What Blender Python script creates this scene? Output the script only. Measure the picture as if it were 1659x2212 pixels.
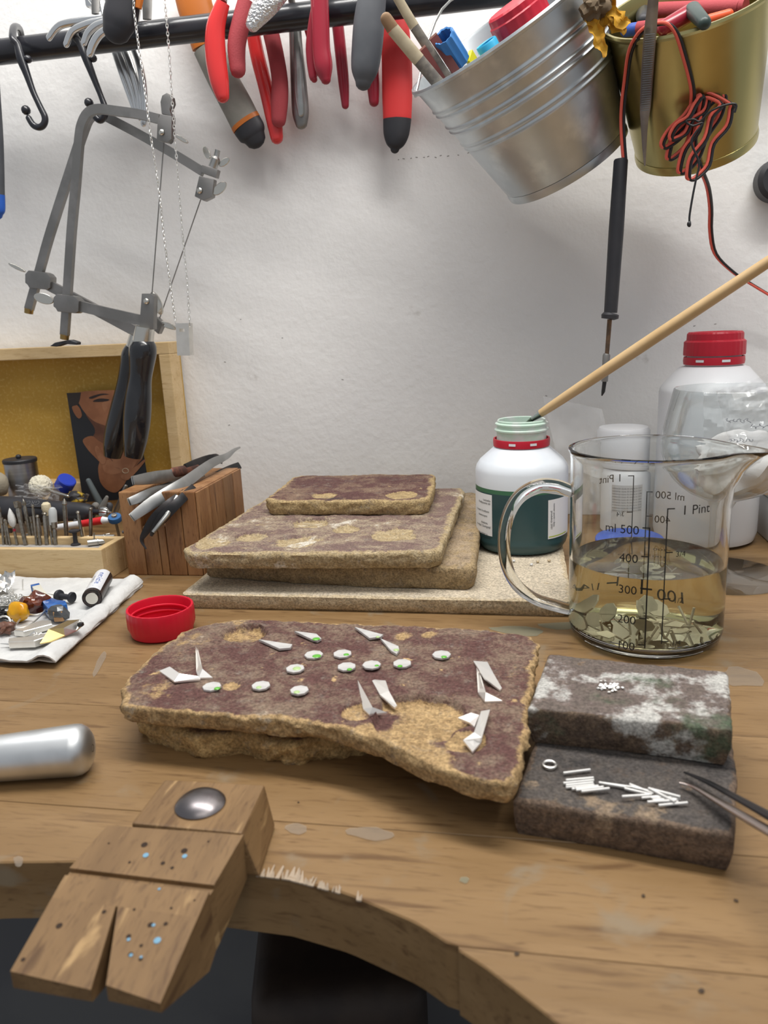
import bpy, bmesh, math, random
from mathutils import Vector, Matrix, noise
for o in list(bpy.data.objects): bpy.data.objects.remove(o)
SC = bpy.context.scene
COL = SC.collection
PI = math.pi
# ------------------------------------------------------------------ camera
FW, FH, FPX = 1659.0, 2212.0, 1660.0
YAW, PITCH, ROLL = math.radians(10.5), math.radians(14.0), math.radians(2.6)
CAM = Vector((0, 0, .205))
fwd = Vector((-math.sin(YAW)*math.cos(PITCH), math.cos(YAW)*math.cos(PITCH), -math.sin(PITCH)))
r0 = Vector((math.cos(YAW), math.sin(YAW), 0)); u0 = r0.cross(fwd)
RGT = r0*math.cos(ROLL) - u0*math.sin(ROLL)
UPV = u0*math.cos(ROLL) + r0*math.sin(ROLL)
cd = bpy.data.cameras.new('camera'); cam = bpy.data.objects.new('camera', cd); COL.objects.link(cam)
m = Matrix((RGT, UPV, -fwd)).transposed().to_4x4(); m.translation = CAM; cam.matrix_world = m
cd.sensor_fit = 'VERTICAL'; cd.sensor_height = 36.0; cd.sensor_width = 36.0*FW/FH
cd.lens = 36.0*FPX/FH; cd.clip_start = .01; cd.clip_end = 30
cd.dof.use_dof = True; cd.dof.focus_distance = .56; cd.dof.aperture_fstop = 15.0
SC.camera = cam
# ------------------------------------------------------------------ world, lamps, exposure
w = bpy.data.worlds.new('room_light'); SC.world = w; w.use_nodes = True
bg = w.node_tree.nodes['Background']; bg.inputs[0].default_value = (.90, .94, 1.0, 1); bg.inputs[1].default_value = .44
def area(name, loc, target, sx, sy, power, col):
    l = bpy.data.lights.new(name, 'AREA'); l.shape = 'RECTANGLE'; l.size = sx; l.size_y = sy; l.energy = power; l.color = col
    o = bpy.data.objects.new(name, l); COL.objects.link(o); o.location = loc
    o.rotation_euler = (Vector(target)-Vector(loc)).to_track_quat('-Z', 'Y').to_euler(); return o
area('tube_lamp', (-.04, .47, .98), (-.02, .56, 0), 1.1, .035, 7.4, (1, .975, .94))
area('tube_lamp', (-.04, .38, .98), (-.02, .50, 0), 1.1, .035, 5.6, (1, .975, .94))
area('ceiling_lamp', (.35, -.6, 1.75), (0, .6, .1), 1.2, .6, 6.5, (1, .95, .88))
SC.view_settings.view_transform = 'Standard'; SC.view_settings.look = 'None'
SC.view_settings.exposure = -0.10; SC.view_settings.gamma = 1.0; SC.view_settings.use_curve_mapping = False
# ------------------------------------------------------------------ pixel -> place
def ray(px, py): return fwd + RGT*((px-FW/2)/FPX) - UPV*((py-FH/2)/FPX)
def G(px, py, z=0.0): d = ray(px, py); return CAM + d*((z-CAM.z)/d.z)
def Y(px, py, y): d = ray(px, py); return CAM + d*(y/d.y)
def X(px, py, x): d = ray(px, py); return CAM + d*(x/d.x)
def mpp(P): return (Vector(P)-CAM).dot(fwd)/FPX
def PT(lst):
    ps, rs = [], []
    for px, py, y, r in lst:
        P = Y(px, py, y); ps.append(P); rs.append(r*mpp(P))
    return ps, rs
rnd = random.Random(7)
# ------------------------------------------------------------------ materials
def _sock(b, n, v):
    if n in b.inputs: b.inputs[n].default_value = v
MATS = {}
def M(name, c, r=.5, m=0, c2=None, ns=30, st=(1, 1, 1), lo=.4, hi=.6, c3=None, ns3=200, lo3=.5, hi3=.7, bump=0, bs=300, bd=.001, trans=0, ior=1.45, alpha=1, coat=0, spec=.5, rv=0, det=4, sss=0, aniso=0):
    if name in MATS: return MATS[name]
    mt = bpy.data.materials.new(name); mt.use_nodes = True; MATS[name] = mt
    nt = mt.node_tree; b = nt.nodes['Principled BSDF']
    _sock(b, 'Base Color', (*c, 1)); _sock(b, 'Roughness', r); _sock(b, 'Metallic', m); _sock(b, 'IOR', ior)
    _sock(b, 'Transmission Weight', trans); _sock(b, 'Alpha', alpha); _sock(b, 'Coat Weight', coat); _sock(b, 'Specular IOR Level', spec)
    if aniso: _sock(b, 'Anisotropic', aniso)
    if sss:
        _sock(b, 'Subsurface Weight', sss); _sock(b, 'Subsurface Radius', (.006, .006, .006)); 
    N = nt.nodes.new; L = nt.links.new
    tc = N('ShaderNodeTexCoord'); mp = N('ShaderNodeMapping'); mp.inputs['Scale'].default_value = st
    L(tc.outputs['Object'], mp.inputs['Vector'])
    def nz(scale, d=det):
        n = N('ShaderNodeTexNoise'); n.inputs['Scale'].default_value = scale; n.inputs['Detail'].default_value = d
        L(mp.outputs[0], n.inputs['Vector']); return n.outputs['Fac']
    def ramp(fac, lo, hi):
        mr = N('ShaderNodeMapRange'); mr.interpolation_type = 'SMOOTHSTEP'
        mr.inputs['From Min'].default_value = lo; mr.inputs['From Max'].default_value = hi; L(fac, mr.inputs['Value']); return mr.outputs[0]
    col = None
    def mix(a, bb, fac):
        x = N('ShaderNodeMix'); x.data_type = 'RGBA'
        if isinstance(a, tuple): x.inputs['A'].default_value = (*a, 1)
        else: L(a, x.inputs['A'])
        x.inputs['B'].default_value = (*bb, 1); L(fac, x.inputs['Factor']); return x.outputs['Result']
    if c2: col = mix(c, c2, ramp(nz(ns), lo, hi))
    if c3: col = mix(col or c, c3, ramp(nz(ns3), lo3, hi3))
    if rv and col:
        oi = N('ShaderNodeObjectInfo'); hs = N('ShaderNodeHueSaturation')
        mr = N('ShaderNodeMapRange'); mr.inputs['To Min'].default_value = 1-rv; mr.inputs['To Max'].default_value = 1+rv
        L(oi.outputs['Random'], mr.inputs['Value']); L(mr.outputs[0], hs.inputs['Value']); L(col, hs.inputs['Color']); col = hs.outputs[0]
    if col: L(col, b.inputs['Base Color'])
    if bump:
        bp = N('ShaderNodeBump'); bp.inputs['Strength'].default_value = bump; bp.inputs['Distance'].default_value = bd
        L(nz(bs), bp.inputs['Height']); L(bp.outputs[0], b.inputs['Normal'])
    return mt
def stone_mat(name, tan1, tan2, st1, st2, pale, dark, dark_lo=.6, pale_lo=.62, seed=0.0, grey=(.21, .185, .155)):
    """grainy fired stone: sandy body, burnt flux stain where the 'stain' attribute says so, pale and sooty blotches"""
    mt = bpy.data.materials.new(name); mt.use_nodes = True; nt = mt.node_tree; b = nt.nodes['Principled BSDF']
    _sock(b, 'Roughness', .85); _sock(b, 'Specular IOR Level', .25)
    N = nt.nodes.new; L = nt.links.new; tc = N('ShaderNodeTexCoord'); mp = N('ShaderNodeMapping'); mp.inputs['Location'].default_value = (seed, seed*.7, seed*.3)
    L(tc.outputs['Object'], mp.inputs['Vector'])
    def nz(s, d=6, rg=.6):
        n = N('ShaderNodeTexNoise'); n.inputs['Scale'].default_value = s; n.inputs['Detail'].default_value = d; n.inputs['Roughness'].default_value = rg
        L(mp.outputs[0], n.inputs['Vector']); return n.outputs['Fac']
    def ramp(f, lo, hi):
        mr = N('ShaderNodeMapRange'); mr.interpolation_type = 'SMOOTHSTEP'; mr.inputs['From Min'].default_value = lo; mr.inputs['From Max'].default_value = hi
        L(f, mr.inputs['Value']); return mr.outputs[0]
    def mix(a, c, f):
        x = N('ShaderNodeMix'); x.data_type = 'RGBA'
        for s, v in (('A', a), ('B', c)):
            if isinstance(v, tuple): x.inputs[s].default_value = (*v, 1)
            else: L(v, x.inputs[s])
        L(f, x.inputs['Factor']); return x.outputs['Result']
    def mth(op, a, c):
        x = N('ShaderNodeMath'); x.operation = op
        for i, v in enumerate((a, c)):
            if isinstance(v, (int, float)): x.inputs[i].default_value = v
            else: L(v, x.inputs[i])
        return x.outputs[0]
    at = N('ShaderNodeAttribute'); at.attribute_name = 'stain'
    body = mix(tan1, tan2, ramp(nz(170, 8, .75), .36, .64))
    top = mix(st1, st2, ramp(nz(30, 10, .8), .44, .60))
    f = ramp(mth('ADD', at.outputs['Fac'], mth('MULTIPLY', mth('SUBTRACT', nz(95, 9, .75), .5), 2.6)), .30, .70)
    c = mix(body, top, f)
    c = mix(c, grey, ramp(nz(110, 9, .8), .52, .74))
    c = mix(c, tan1, ramp(nz(75, 5, .6), .66, .72))
    c = mix(c, pale, ramp(nz(30, 5, .7), pale_lo, pale_lo+.1))
    c = mix(c, dark, ramp(nz(22, 6, .65), dark_lo, dark_lo+.14))
    gr = nz(650, 3, .7)
    hs = N('ShaderNodeHueSaturation'); mr = N('ShaderNodeMapRange'); mr.inputs['From Min'].default_value = .3; mr.inputs['From Max'].default_value = .7
    mr.inputs['To Min'].default_value = .55; mr.inputs['To Max'].default_value = 1.5; L(gr, mr.inputs['Value']); L(mr.outputs[0], hs.inputs['Value']); L(c, hs.inputs['Color'])
    L(hs.outputs[0], b.inputs['Base Color'])
    bp = N('ShaderNodeBump'); bp.inputs['Strength'].default_value = .8; bp.inputs['Distance'].default_value = .0009
    L(mth('ADD', gr, nz(240, 4, .7)), bp.inputs['Height']); L(bp.outputs[0], b.inputs['Normal'])
    return mt
def wood_mat(name, a, b2, d, sx=(1.2, 14, 14), rough=.5, rv=.08, wear=None, wlo=.6, wst=False):
    mt = bpy.data.materials.new(name); mt.use_nodes = True; nt = mt.node_tree; b = nt.nodes['Principled BSDF']
    _sock(b, 'Roughness', rough); _sock(b, 'Specular IOR Level', .35)
    N = nt.nodes.new; L = nt.links.new; tc = N('ShaderNodeTexCoord'); mp = N('ShaderNodeMapping'); mp.inputs['Scale'].default_value = sx
    oi = N('ShaderNodeObjectInfo'); cb = N('ShaderNodeCombineXYZ'); mu = N('ShaderNodeMath'); mu.operation = 'MULTIPLY'; mu.inputs[1].default_value = 37.0
    L(oi.outputs['Random'], mu.inputs[0]); L(mu.outputs[0], cb.inputs[0]); L(mu.outputs[0], cb.inputs[1]); L(cb.outputs[0], mp.inputs['Location'])
    L(tc.outputs['Object'], mp.inputs['Vector'])
    def nz(s, d, src=mp.outputs[0]):
        n = N('ShaderNodeTexNoise'); n.inputs['Scale'].default_value = s; n.inputs['Detail'].default_value = d; n.inputs['Distortion'].default_value = .6
        L(src, n.inputs['Vector']); return n.outputs['Fac']
    def ramp(f, lo, hi):
        mr = N('ShaderNodeMapRange'); mr.interpolation_type = 'SMOOTHSTEP'; mr.inputs['From Min'].default_value = lo; mr.inputs['From Max'].default_value = hi
        L(f, mr.inputs['Value']); return mr.outputs[0]
    def mix(x1, c, f):
        x = N('ShaderNodeMix'); x.data_type = 'RGBA'
        if isinstance(x1, tuple): x.inputs['A'].default_value = (*x1, 1)
        else: L(x1, x.inputs['A'])
        x.inputs['B'].default_value = (*c, 1); L(f, x.inputs['Factor']); return x.outputs['Result']
    c = mix(a, b2, ramp(nz(3.0, 5), .35, .65)); c = mix(c, d, ramp(nz(11.0, 6), .56, .74)); c = mix(c, d, ramp(nz(48.0, 4), .50, .85))
    if wear: c = mix(c, wear, ramp(nz(9.0, 5) if wst else nz(26.0, 5, tc.outputs['Object']), wlo, wlo+.12))
    hs = N('ShaderNodeHueSaturation'); mr = N('ShaderNodeMapRange'); mr.inputs['To Min'].default_value = 1-rv; mr.inputs['To Max'].default_value = 1+rv
    L(oi.outputs['Random'], mr.inputs['Value']); L(mr.outputs[0], hs.inputs['Value']); L(c, hs.inputs['Color']); L(hs.outputs[0], b.inputs['Base Color'])
    bp = N('ShaderNodeBump'); bp.inputs['Strength'].default_value = .25; bp.inputs['Distance'].default_value = .0006; L(nz(16, 6), bp.inputs['Height']); L(bp.outputs[0], b.inputs['Normal'])
    return mt
def thin_mat(name, ior, tint=(.94, .955, .955)):
    """thin blown glass: clear, with a Fresnel reflection"""
    mt = bpy.data.materials.new(name); mt.use_nodes = True; nt = mt.node_tree; nt.nodes.remove(nt.nodes['Principled BSDF']); out = nt.nodes['Material Output']
    a = nt.nodes.new('ShaderNodeBsdfTransparent'); a.inputs[0].default_value = (*tint, 1); g = nt.nodes.new('ShaderNodeBsdfGlossy'); g.inputs['Roughness'].default_value = .01
    lw = nt.nodes.new('ShaderNodeLayerWeight'); lw.inputs[0].default_value = .5; pw = nt.nodes.new('ShaderNodeMath'); pw.operation = 'POWER'; pw.inputs[1].default_value = 2.4; nt.links.new(lw.outputs['Facing'], pw.inputs[0])
    f = nt.nodes.new('ShaderNodeMath'); f.operation = 'MULTIPLY_ADD'; f.inputs[1].default_value = .7; f.inputs[2].default_value = 1.6*((ior-1)/(ior+1))**2; nt.links.new(pw.outputs[0], f.inputs[0]); x = nt.nodes.new('ShaderNodeMixShader')
    nt.links.new(f.outputs[0], x.inputs[0]); nt.links.new(a.outputs[0], x.inputs[1]); nt.links.new(g.outputs[0], x.inputs[2]); nt.links.new(x.outputs[0], out.inputs[0]); return mt
# ------------------------------------------------------------------ mesh builders: each returns (verts, faces)
def join(*gs):
    V, F = [], []
    for v, f in gs:
        o = len(V); V += list(v); F += [tuple(i+o for i in q) for q in f]
    return V, F
def sweep(pts, prof, scales=None, ref=None, caps=True, closed=False, roll=0):
    """carry a closed profile [(a,b)] along pts; a runs along ref (or a transported normal), b along T x ref"""
    P = [Vector(p) for p in pts]; n = len(P); k = len(prof)
    scales = scales or [1]*n; V, F = [], []; nrm = None
    for i in range(n):
        if closed: T = P[(i+1) % n]-P[i-1]
        else: T = P[min(i+1, n-1)]-P[max(i-1, 0)]
        T = T.normalized() if T.length > 1e-9 else Vector((0, 0, 1))
        base = Vector(ref) if ref is not None else (nrm if nrm is not None else (Vector((0, 1, 0)) if abs(T.y) < .9 else Vector((1, 0, 0))))
        A = base - T*base.dot(T)
        if A.length < 1e-6: A = T.orthogonal()
        A.normalize(); nrm = A; B = T.cross(A)
        s = scales[i]; sa, sb = s if isinstance(s, (tuple, list)) else (s, s)
        for a, b in prof: V.append(P[i]+A*(a*sa)+B*(b*sb))
    for i in range(n if closed else n-1):
        j = (i+1) % n
        for q in range(k): F.append((i*k+q, i*k+(q+1) % k, j*k+(q+1) % k, j*k+q))
    if caps and not closed: F.append(tuple(range(k))[::-1]); F.append(tuple((n-1)*k+q for q in range(k)))
    return V, F
def circ(n=12): return [(math.cos(2*PI*i/n), math.sin(2*PI*i/n)) for i in range(n)]
def tube(pts, rad, n=12, flat=1.0, ref=None, round_ends=(False, False), closed=False, sub=0):
    P = [Vector(p) for p in pts]; R = list(rad) if isinstance(rad, (list, tuple)) else [rad]*len(P)
    if sub: P, R = smooth_path(P, R, sub, closed)
    def endcap(Pe, Pi, r):
        d = (Pe-Pi).normalized(); out = []
        for t in (.35, .65, .87, .98): out.append((Pe + d*(r*math.sin(t*PI/2)*.9), r*math.cos(t*PI/2)))
        return out
    if round_ends[1]:
        for p, r in endcap(P[-1], P[-2], R[-1]): P.append(p); R.append(r)
    if round_ends[0]:
        for p, r in endcap(P[0], P[1], R[0]): P.insert(0, p); R.insert(0, r)
    return sweep(P, circ(n), [(r*flat, r) if flat != 1 else r for r in R], ref=ref, closed=closed)
def smooth_path(P, R=None, k=4, closed=False):
    P = [Vector(p) for p in P]; n = len(P); R = R or [0]*n; OP, OR = [], []
    rng = range(n if closed else n-1)
    for i in rng:
        g = (lambda j: P[j % n]) if closed else (lambda j: P[max(0, min(n-1, j))])
        h = (lambda j: R[j % n]) if closed else (lambda j: R[max(0, min(n-1, j))])
        a, b, c, d = g(i-1), g(i), g(i+1), g(i+2); ra, rb, rc, rd = h(i-1), h(i), h(i+1), h(i+2)
        for q in range(k):
            t = q/k; t2, t3 = t*t, t*t*t
            OP.append(.5*((2*b)+(c-a)*t+(2*a-5*b+4*c-d)*t2+(3*b-a-3*c+d)*t3))
            OR.append(max(0, .5*((2*rb)+(rc-ra)*t+(2*ra-5*rb+4*rc-rd)*t2+(3*rb-ra-3*rc+rd)*t3)))
    if not closed: OP.append(P[-1]); OR.append(R[-1])
    return OP, OR
def lathe(prof, origin, axis=(0, 0, 1), n=40, ref=(1, 0, 0), arc=None, fn=None):
    """prof [(r,h)]; solid of revolution about axis through origin"""
    O = Vector(origin); Z = Vector(axis).normalized(); A = Vector(ref); A = A-Z*A.dot(Z)
    if A.length < 1e-5: A = Z.orthogonal()
    A.normalize(); B = Z.cross(A); V, F = [], []
    a0, a1 = arc if arc else (0, 2*PI); full = arc is None; cnt = n if full else n+1
    idx = []
    for r, h in prof:
        if r < 1e-9: V.append(O+Z*h); idx.append([len(V)-1]*cnt); continue      # a pole is one vertex
        idx.append(list(range(len(V), len(V)+cnt)))
        for i in range(cnt):
            t = a0+(a1-a0)*i/n; rr, hh = fn(r, h, t) if fn else (r, h)
            V.append(O+Z*hh+A*(rr*math.cos(t))+B*(rr*math.sin(t)))
    for j in range(len(prof)-1):
        for i in range(n):
            i2 = (i+1) % cnt if full else i+1; q = []
            for x in (idx[j][i], idx[j][i2], idx[j+1][i2], idx[j+1][i]):
                if x not in q: q.append(x)
            if len(q) > 2: F.append(tuple(q))
    return V, F
def prism(poly, vec):
    P = [Vector(p) for p in poly]; n = len(P); v = Vector(vec); V = P+[p+v for p in P]
    F = [tuple(range(n))[::-1], tuple(range(n, 2*n))]+[(i, (i+1) % n, n+(i+1) % n, n+i) for i in range(n)]
    nm = (P[1]-P[0]).cross(P[2]-P[0])
    return V, F
def bev(g, w, seg=2):
    bm = bmesh.new(); vs = [bm.verts.new(v) for v in g[0]]
    for f in g[1]:
        try: bm.faces.new([vs[i] for i in f])
        except ValueError: pass
    bmesh.ops.recalc_face_normals(bm, faces=bm.faces)
    bmesh.ops.bevel(bm, geom=bm.edges[:], offset=w, segments=seg, affect='EDGES', profile=.6, clamp_overlap=True)
    bm.verts.index_update(); out = ([v.co.copy() for v in bm.verts], [tuple(v.index for v in f.verts) for f in bm.faces]); bm.free(); return out
def box(c, s, rz=0, b=0, M3=None):
    c = Vector(c); R = M3 or Matrix.Rotation(rz, 3, 'Z'); x, y, z = s[0]/2, s[1]/2, s[2]/2
    V = [c+R @ Vector((sx*x, sy*y, sz*z)) for sx in (-1, 1) for sy in (-1, 1) for sz in (-1, 1)]
    F = [(0, 1, 3, 2), (4, 6, 7, 5), (0, 4, 5, 1), (2, 3, 7, 6), (0, 2, 6, 4), (1, 5, 7, 3)]
    return bev((V, F), b) if b else (V, F)
def blob(c, r, amp=.15, fr=1.5, sub=3, seed=0, M3=None, facet=False):
    bm = bmesh.new(); bmesh.ops.create_icosphere(bm, subdivisions=sub, radius=1); c = Vector(c); V = []
    for v in bm.verts:
        k = 1+amp*noise.noise(v.co*fr+Vector((seed*3.1, seed*1.7, seed)))
        p = Vector((v.co.x*r[0], v.co.y*r[1], v.co.z*r[2]))*k
        V.append(c+(M3 @ p if M3 else p))
    F = [tuple(v.index for v in f.verts) for f in bm.faces]; bm.free(); return V, F
def frame_from(axis, ref=(0, 0, 1)):
    """matrix whose z is axis"""
    z = Vector(axis).normalized(); a = Vector(ref)-z*Vector(ref).dot(z); a = a.normalized() if a.length > 1e-5 else z.orthogonal().normalized()
    return Matrix((a, z.cross(a), z)).transposed()
# ------------------------------------------------------------------ objects
def wloc(o):
    v = Vector((0, 0, 0))
    while o: v += o.location; o = o.parent
    return v
def tag(o, label=None, cat=None, group=None, kind=None):
    if label: o['label'] = label
    if cat: o['category'] = cat
    if group: o['group'] = group
    if kind: o['kind'] = kind
    return o
def thing(name, label, cat, loc, group=None):
    o = bpy.data.objects.new(name, None); o.empty_display_size = .01; COL.objects.link(o); o.location = loc
    return tag(o, label, cat, group)
def obj(name, g, mat, parent=None, label=None, cat=None, group=None, kind=None, smooth=True, ang=35, fix=True):
    V, F = g; me = bpy.data.meshes.new(name)
    off = wloc(parent) if parent else Vector(((min(v[0] for v in V)+max(v[0] for v in V))/2, (min(v[1] for v in V)+max(v[1] for v in V))/2, min(v[2] for v in V)))
    me.from_pydata([tuple(Vector(v)-off) for v in V], [], F)
    if fix:
        bm = bmesh.new(); bm.from_mesh(me); bmesh.ops.recalc_face_normals(bm, faces=bm.faces); bm.to_mesh(me); bm.free()
    if smooth:
        me.shade_smooth()
        me.set_sharp_from_angle(angle=math.radians(ang))
    me.materials.append(mat); o = bpy.data.objects.new(name, me); COL.objects.link(o)
    if parent: o.parent = parent
    else: o.location = off
    return tag(o, label, cat, group, kind)
def text_geo(s, size, align='CENTER', ext=0):
    cu = bpy.data.curves.new('t', 'FONT'); cu.body = s; cu.size = size; cu.align_x = align; cu.resolution_u = 3; cu.extrude = ext
    o = bpy.data.objects.new('t', cu); COL.objects.link(o); dg = bpy.context.evaluated_depsgraph_get()
    me = bpy.data.meshes.new_from_object(o.evaluated_get(dg)); V = [v.co.copy() for v in me.vertices]; F = [tuple(p.vertices) for p in me.polygons]
    bpy.data.objects.remove(o); bpy.data.curves.remove(cu); bpy.data.meshes.remove(me); return V, F
def place2d(g, O, A, B, N=None, lift=0):
    O, A, B = Vector(O), Vector(A), Vector(B)
    n = Vector(N) if N else A.cross(B).normalized()
    return [O+A*v[0]+B*v[1]+n*lift for v in g[0]], g[1]
def wrap(g, O, rad, ang0, z0, axis=(0, 0, 1), ref=(1, 0, 0)):
    """flat text onto a cylinder: text x runs along increasing angle, y along the axis"""
    Z = Vector(axis).normalized(); A = Vector(ref); A = (A-Z*A.dot(Z)).normalized(); B = Z.cross(A); O = Vector(O)
    return [O+Z*(z0+v[1])+A*(rad*math.cos(ang0+v[0]/rad))+B*(rad*math.sin(ang0+v[0]/rad)) for v in g[0]], g[1]
# ================================================================== setting
wall_m = M('wall_plaster', (.84, .835, .82), .9, c2=(.79, .785, .775), ns=5, bump=.5, bs=150, bd=.0012, c3=(.60, .58, .55), ns3=34, lo3=.70, hi3=.80, spec=.2)
WY = .80
tag(obj('wall_back', box((0, WY+.05, .6), (3.2, .1, 2.8)), wall_m, smooth=False), kind='structure')
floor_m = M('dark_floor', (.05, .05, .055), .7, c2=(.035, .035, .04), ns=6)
tag(obj('floor', box((0, -.4, -.83), (3.2, 2.4, .06)), floor_m, smooth=False), kind='structure')
pm_ = M('pencil_grey', (.22, .21, .20), .9)
wb_ = bpy.data.objects['wall_back']
for k, (px, py) in enumerate([(861, 345), (872, 343), (888, 342), (900, 340), (916, 340), (925, 338), (941, 340), (952, 336), (968, 337), (990, 335), (1012, 330), (1022, 327), (486, 782), (520, 690), (740, 820), (610, 730), (495, 918), (1180, 855), (1500, 704), (1545, 700)]):
    p = Y(px, py, WY); a = .3*math.sin(k*2.3); L_ = .0012+.0010*abs(math.sin(k*1.7))
    obj('pencil_mark', box(p+Vector((0, -.0001, 0)), (L_, .0002, .0006), M3=Matrix.Rotation(a, 3, 'Y')), pm_, wb_, smooth=False)
# ------------------------------------------------------------------ bench
bench_m = wood_mat('bench_beech', (.225, .133, .056), (.28, .172, .078), (.14, .076, .032), sx=(1.6, 13, 13), rough=.42, rv=.05, wear=(.25, .185, .115), wlo=.58)
CUT = [(-.80, .04), (-.5, .135), (-.35, .195), (-.27, .222), (-.2073, .2345), (-.17, .2395), (-.1329, .2416), (-.0882, .2398), (-.0642, .2345), (-.0365, .2235), (-.0116, .2072), (.0071, .1924), (.0221, .1793), (.045, .155), (.066, .122), (.080, .08), (.088, .03), (.090, -.25)]
def cut(x):
    if x >= CUT[-1][0]: return -.25
    for (x0, y0), (x1, y1) in zip(CUT, CUT[1:]):
        if x0 <= x <= x1: return y0+(y1-y0)*(x-x0)/(x1-x0)
    return CUT[0][1]
BT = .027
bench = thing('workbench', 'jeweller\'s beech workbench top with a curved cutout at the front', 'workbench', (0, .5, -BT))
edges = [.80, .725, .655, .585, .515, .44, .362, .326, .2725, .215, .16, .105, .05, -.01, -.08, -.16, -.25]
xs = [-.75]+[-.6+.02*i for i in range(15)]+[-.3+.0045*i for i in range(90)]+[.11+.04*i for i in range(17)]
for b1, b0 in zip(edges, edges[1:]):
    g = .00012; runs, cur = [], []
    for x in xs:
        lo = max(b0+g, cut(x))
        if lo < b1-g-.0002: cur.append((x, lo))
        else:
            if len(cur) > 1: runs.append(cur)
            cur = []
    if len(cur) > 1: runs.append(cur)
    V, F = [], []
    for r in runs:
        if len(r) > 3:      # thin out the straight stretches
            r = [p for i, p in enumerate(r) if i in (0, len(r)-1) or r[i-1][1] > b0+g+1e-6 or p[1] > b0+g+1e-6 or r[i+1][1] > b0+g+1e-6]
        o = len(V); jz = rnd.uniform(-.00012, .00012)
        for x, lo in r:
            e = .0006 if lo > b0+g+1e-6 else .00025
            V += [(x, b1-g, -BT), (x, b1-g, jz-.00025), (x, b1-g-.00025, jz), (x, lo+e, jz), (x, lo, jz-e), (x, lo, -BT)]
        for i in range(len(r)-1):
            for k in range(6): F.append((o+i*6+k, o+i*6+(k+1) % 6, o+(i+1)*6+(k+1) % 6, o+(i+1)*6+k))
        F += [tuple(o+k for k in range(6)), tuple(o+(len(r)-1)*6+k for k in range(6))]
    obj('plank', (V, F), bench_m, bench, smooth=False)
splint_m = M('splinter_wood', (.42, .33, .24), .8)
sp = random.Random(3)
for i in range(44):
    x = -.100+.0010*i+sp.uniform(-.001, .001); y = cut(x)
    if x > -.074 and sp.random() < .5: continue
    L_ = sp.uniform(.0012, .0055)*(1 if x < -.080 else .5); wd = sp.uniform(.0003, .0010); dx = sp.uniform(-.0007, .0012)
    obj('splinter', prism([(x-wd, y-.0006, -.001), (x+wd, y-.0006, -.001), (x+dx, y+L_, .0003), (x+dx-.0003, y+L_, .0003)], (0, 0, .0006)), splint_m, bench, smooth=False)
# pale flux smears and drips on the planks
sm_ = M('flux_smear', (.42, .36, .29), .6, alpha=.20); sg_ = M('green_smear', (.30, .36, .28), .6, alpha=.20); sk_ = M('dark_drip', (.045, .03, .02), .6, alpha=.5); q_ = {sk_: .5}
for px, py, w_, h_, a, mt in [(216, 1432, 7, 34, .45, sm_), (1120, 1362, 60, 9, .1, sg_), (1215, 1352, 50, 8, 0, sg_), (1600, 1462, 46, 20, .2, sm_), (800, 1800, 46, 13, .1, sm_), (1003, 1900, 10, 7, 0, sg_), (1116, 2060, 12, 8, 0, sk_), (760, 1372, 34, 3, .05, sk_), (640, 1790, 22, 12, 0, sm_), (645, 1733, 5, 3, 0, sk_), (40, 1860, 10, 12, 0, sm_), (1590, 1945, 12, 6, .3, sk_), (1390, 1935, 8, 8, 0, sk_), (1515, 2140, 14, 10, .4, sk_), (110, 1640, 6, 4, 0, sk_)]:
    c_ = G(px, py, .0003); ps_ = []
    for k in range(14):
        t_ = 2*PI*k/14; f_ = 1+.45*noise.noise(Vector((math.cos(t_)*1.3+px, math.sin(t_)*1.3, py*.1))); f_ *= q_.get(mt, 1); x_, y_ = w_*math.cos(t_)*f_, h_*math.sin(t_)*f_
        ps_.append(G(px+x_*math.cos(a)-y_*math.sin(a), py+x_*math.sin(a)+y_*math.cos(a), .0003))
    obj('flux_smear', prism(ps_, (0, 0, .00008)), mt, bench, smooth=False)
# what stands under the bench
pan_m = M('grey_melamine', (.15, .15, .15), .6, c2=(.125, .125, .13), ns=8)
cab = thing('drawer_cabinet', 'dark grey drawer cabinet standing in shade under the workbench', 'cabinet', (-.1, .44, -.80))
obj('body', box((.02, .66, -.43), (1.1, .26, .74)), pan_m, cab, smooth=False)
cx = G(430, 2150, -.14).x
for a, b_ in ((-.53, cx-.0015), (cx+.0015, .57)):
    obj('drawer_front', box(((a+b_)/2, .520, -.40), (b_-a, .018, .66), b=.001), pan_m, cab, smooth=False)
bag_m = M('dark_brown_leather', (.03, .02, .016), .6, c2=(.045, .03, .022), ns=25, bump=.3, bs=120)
P = X(700, 2160, -.02)
bc = Y(690, 2190, .36)
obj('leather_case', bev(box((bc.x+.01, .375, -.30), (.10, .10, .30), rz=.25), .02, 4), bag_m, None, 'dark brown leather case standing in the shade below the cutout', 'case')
obj('case_stand', box((bc.x+.01, .375, -.625), (.14, .12, .35), rz=.25, b=.004), pan_m, None, 'grey stool block carrying the dark leather case', 'stool', smooth=False)
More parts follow.
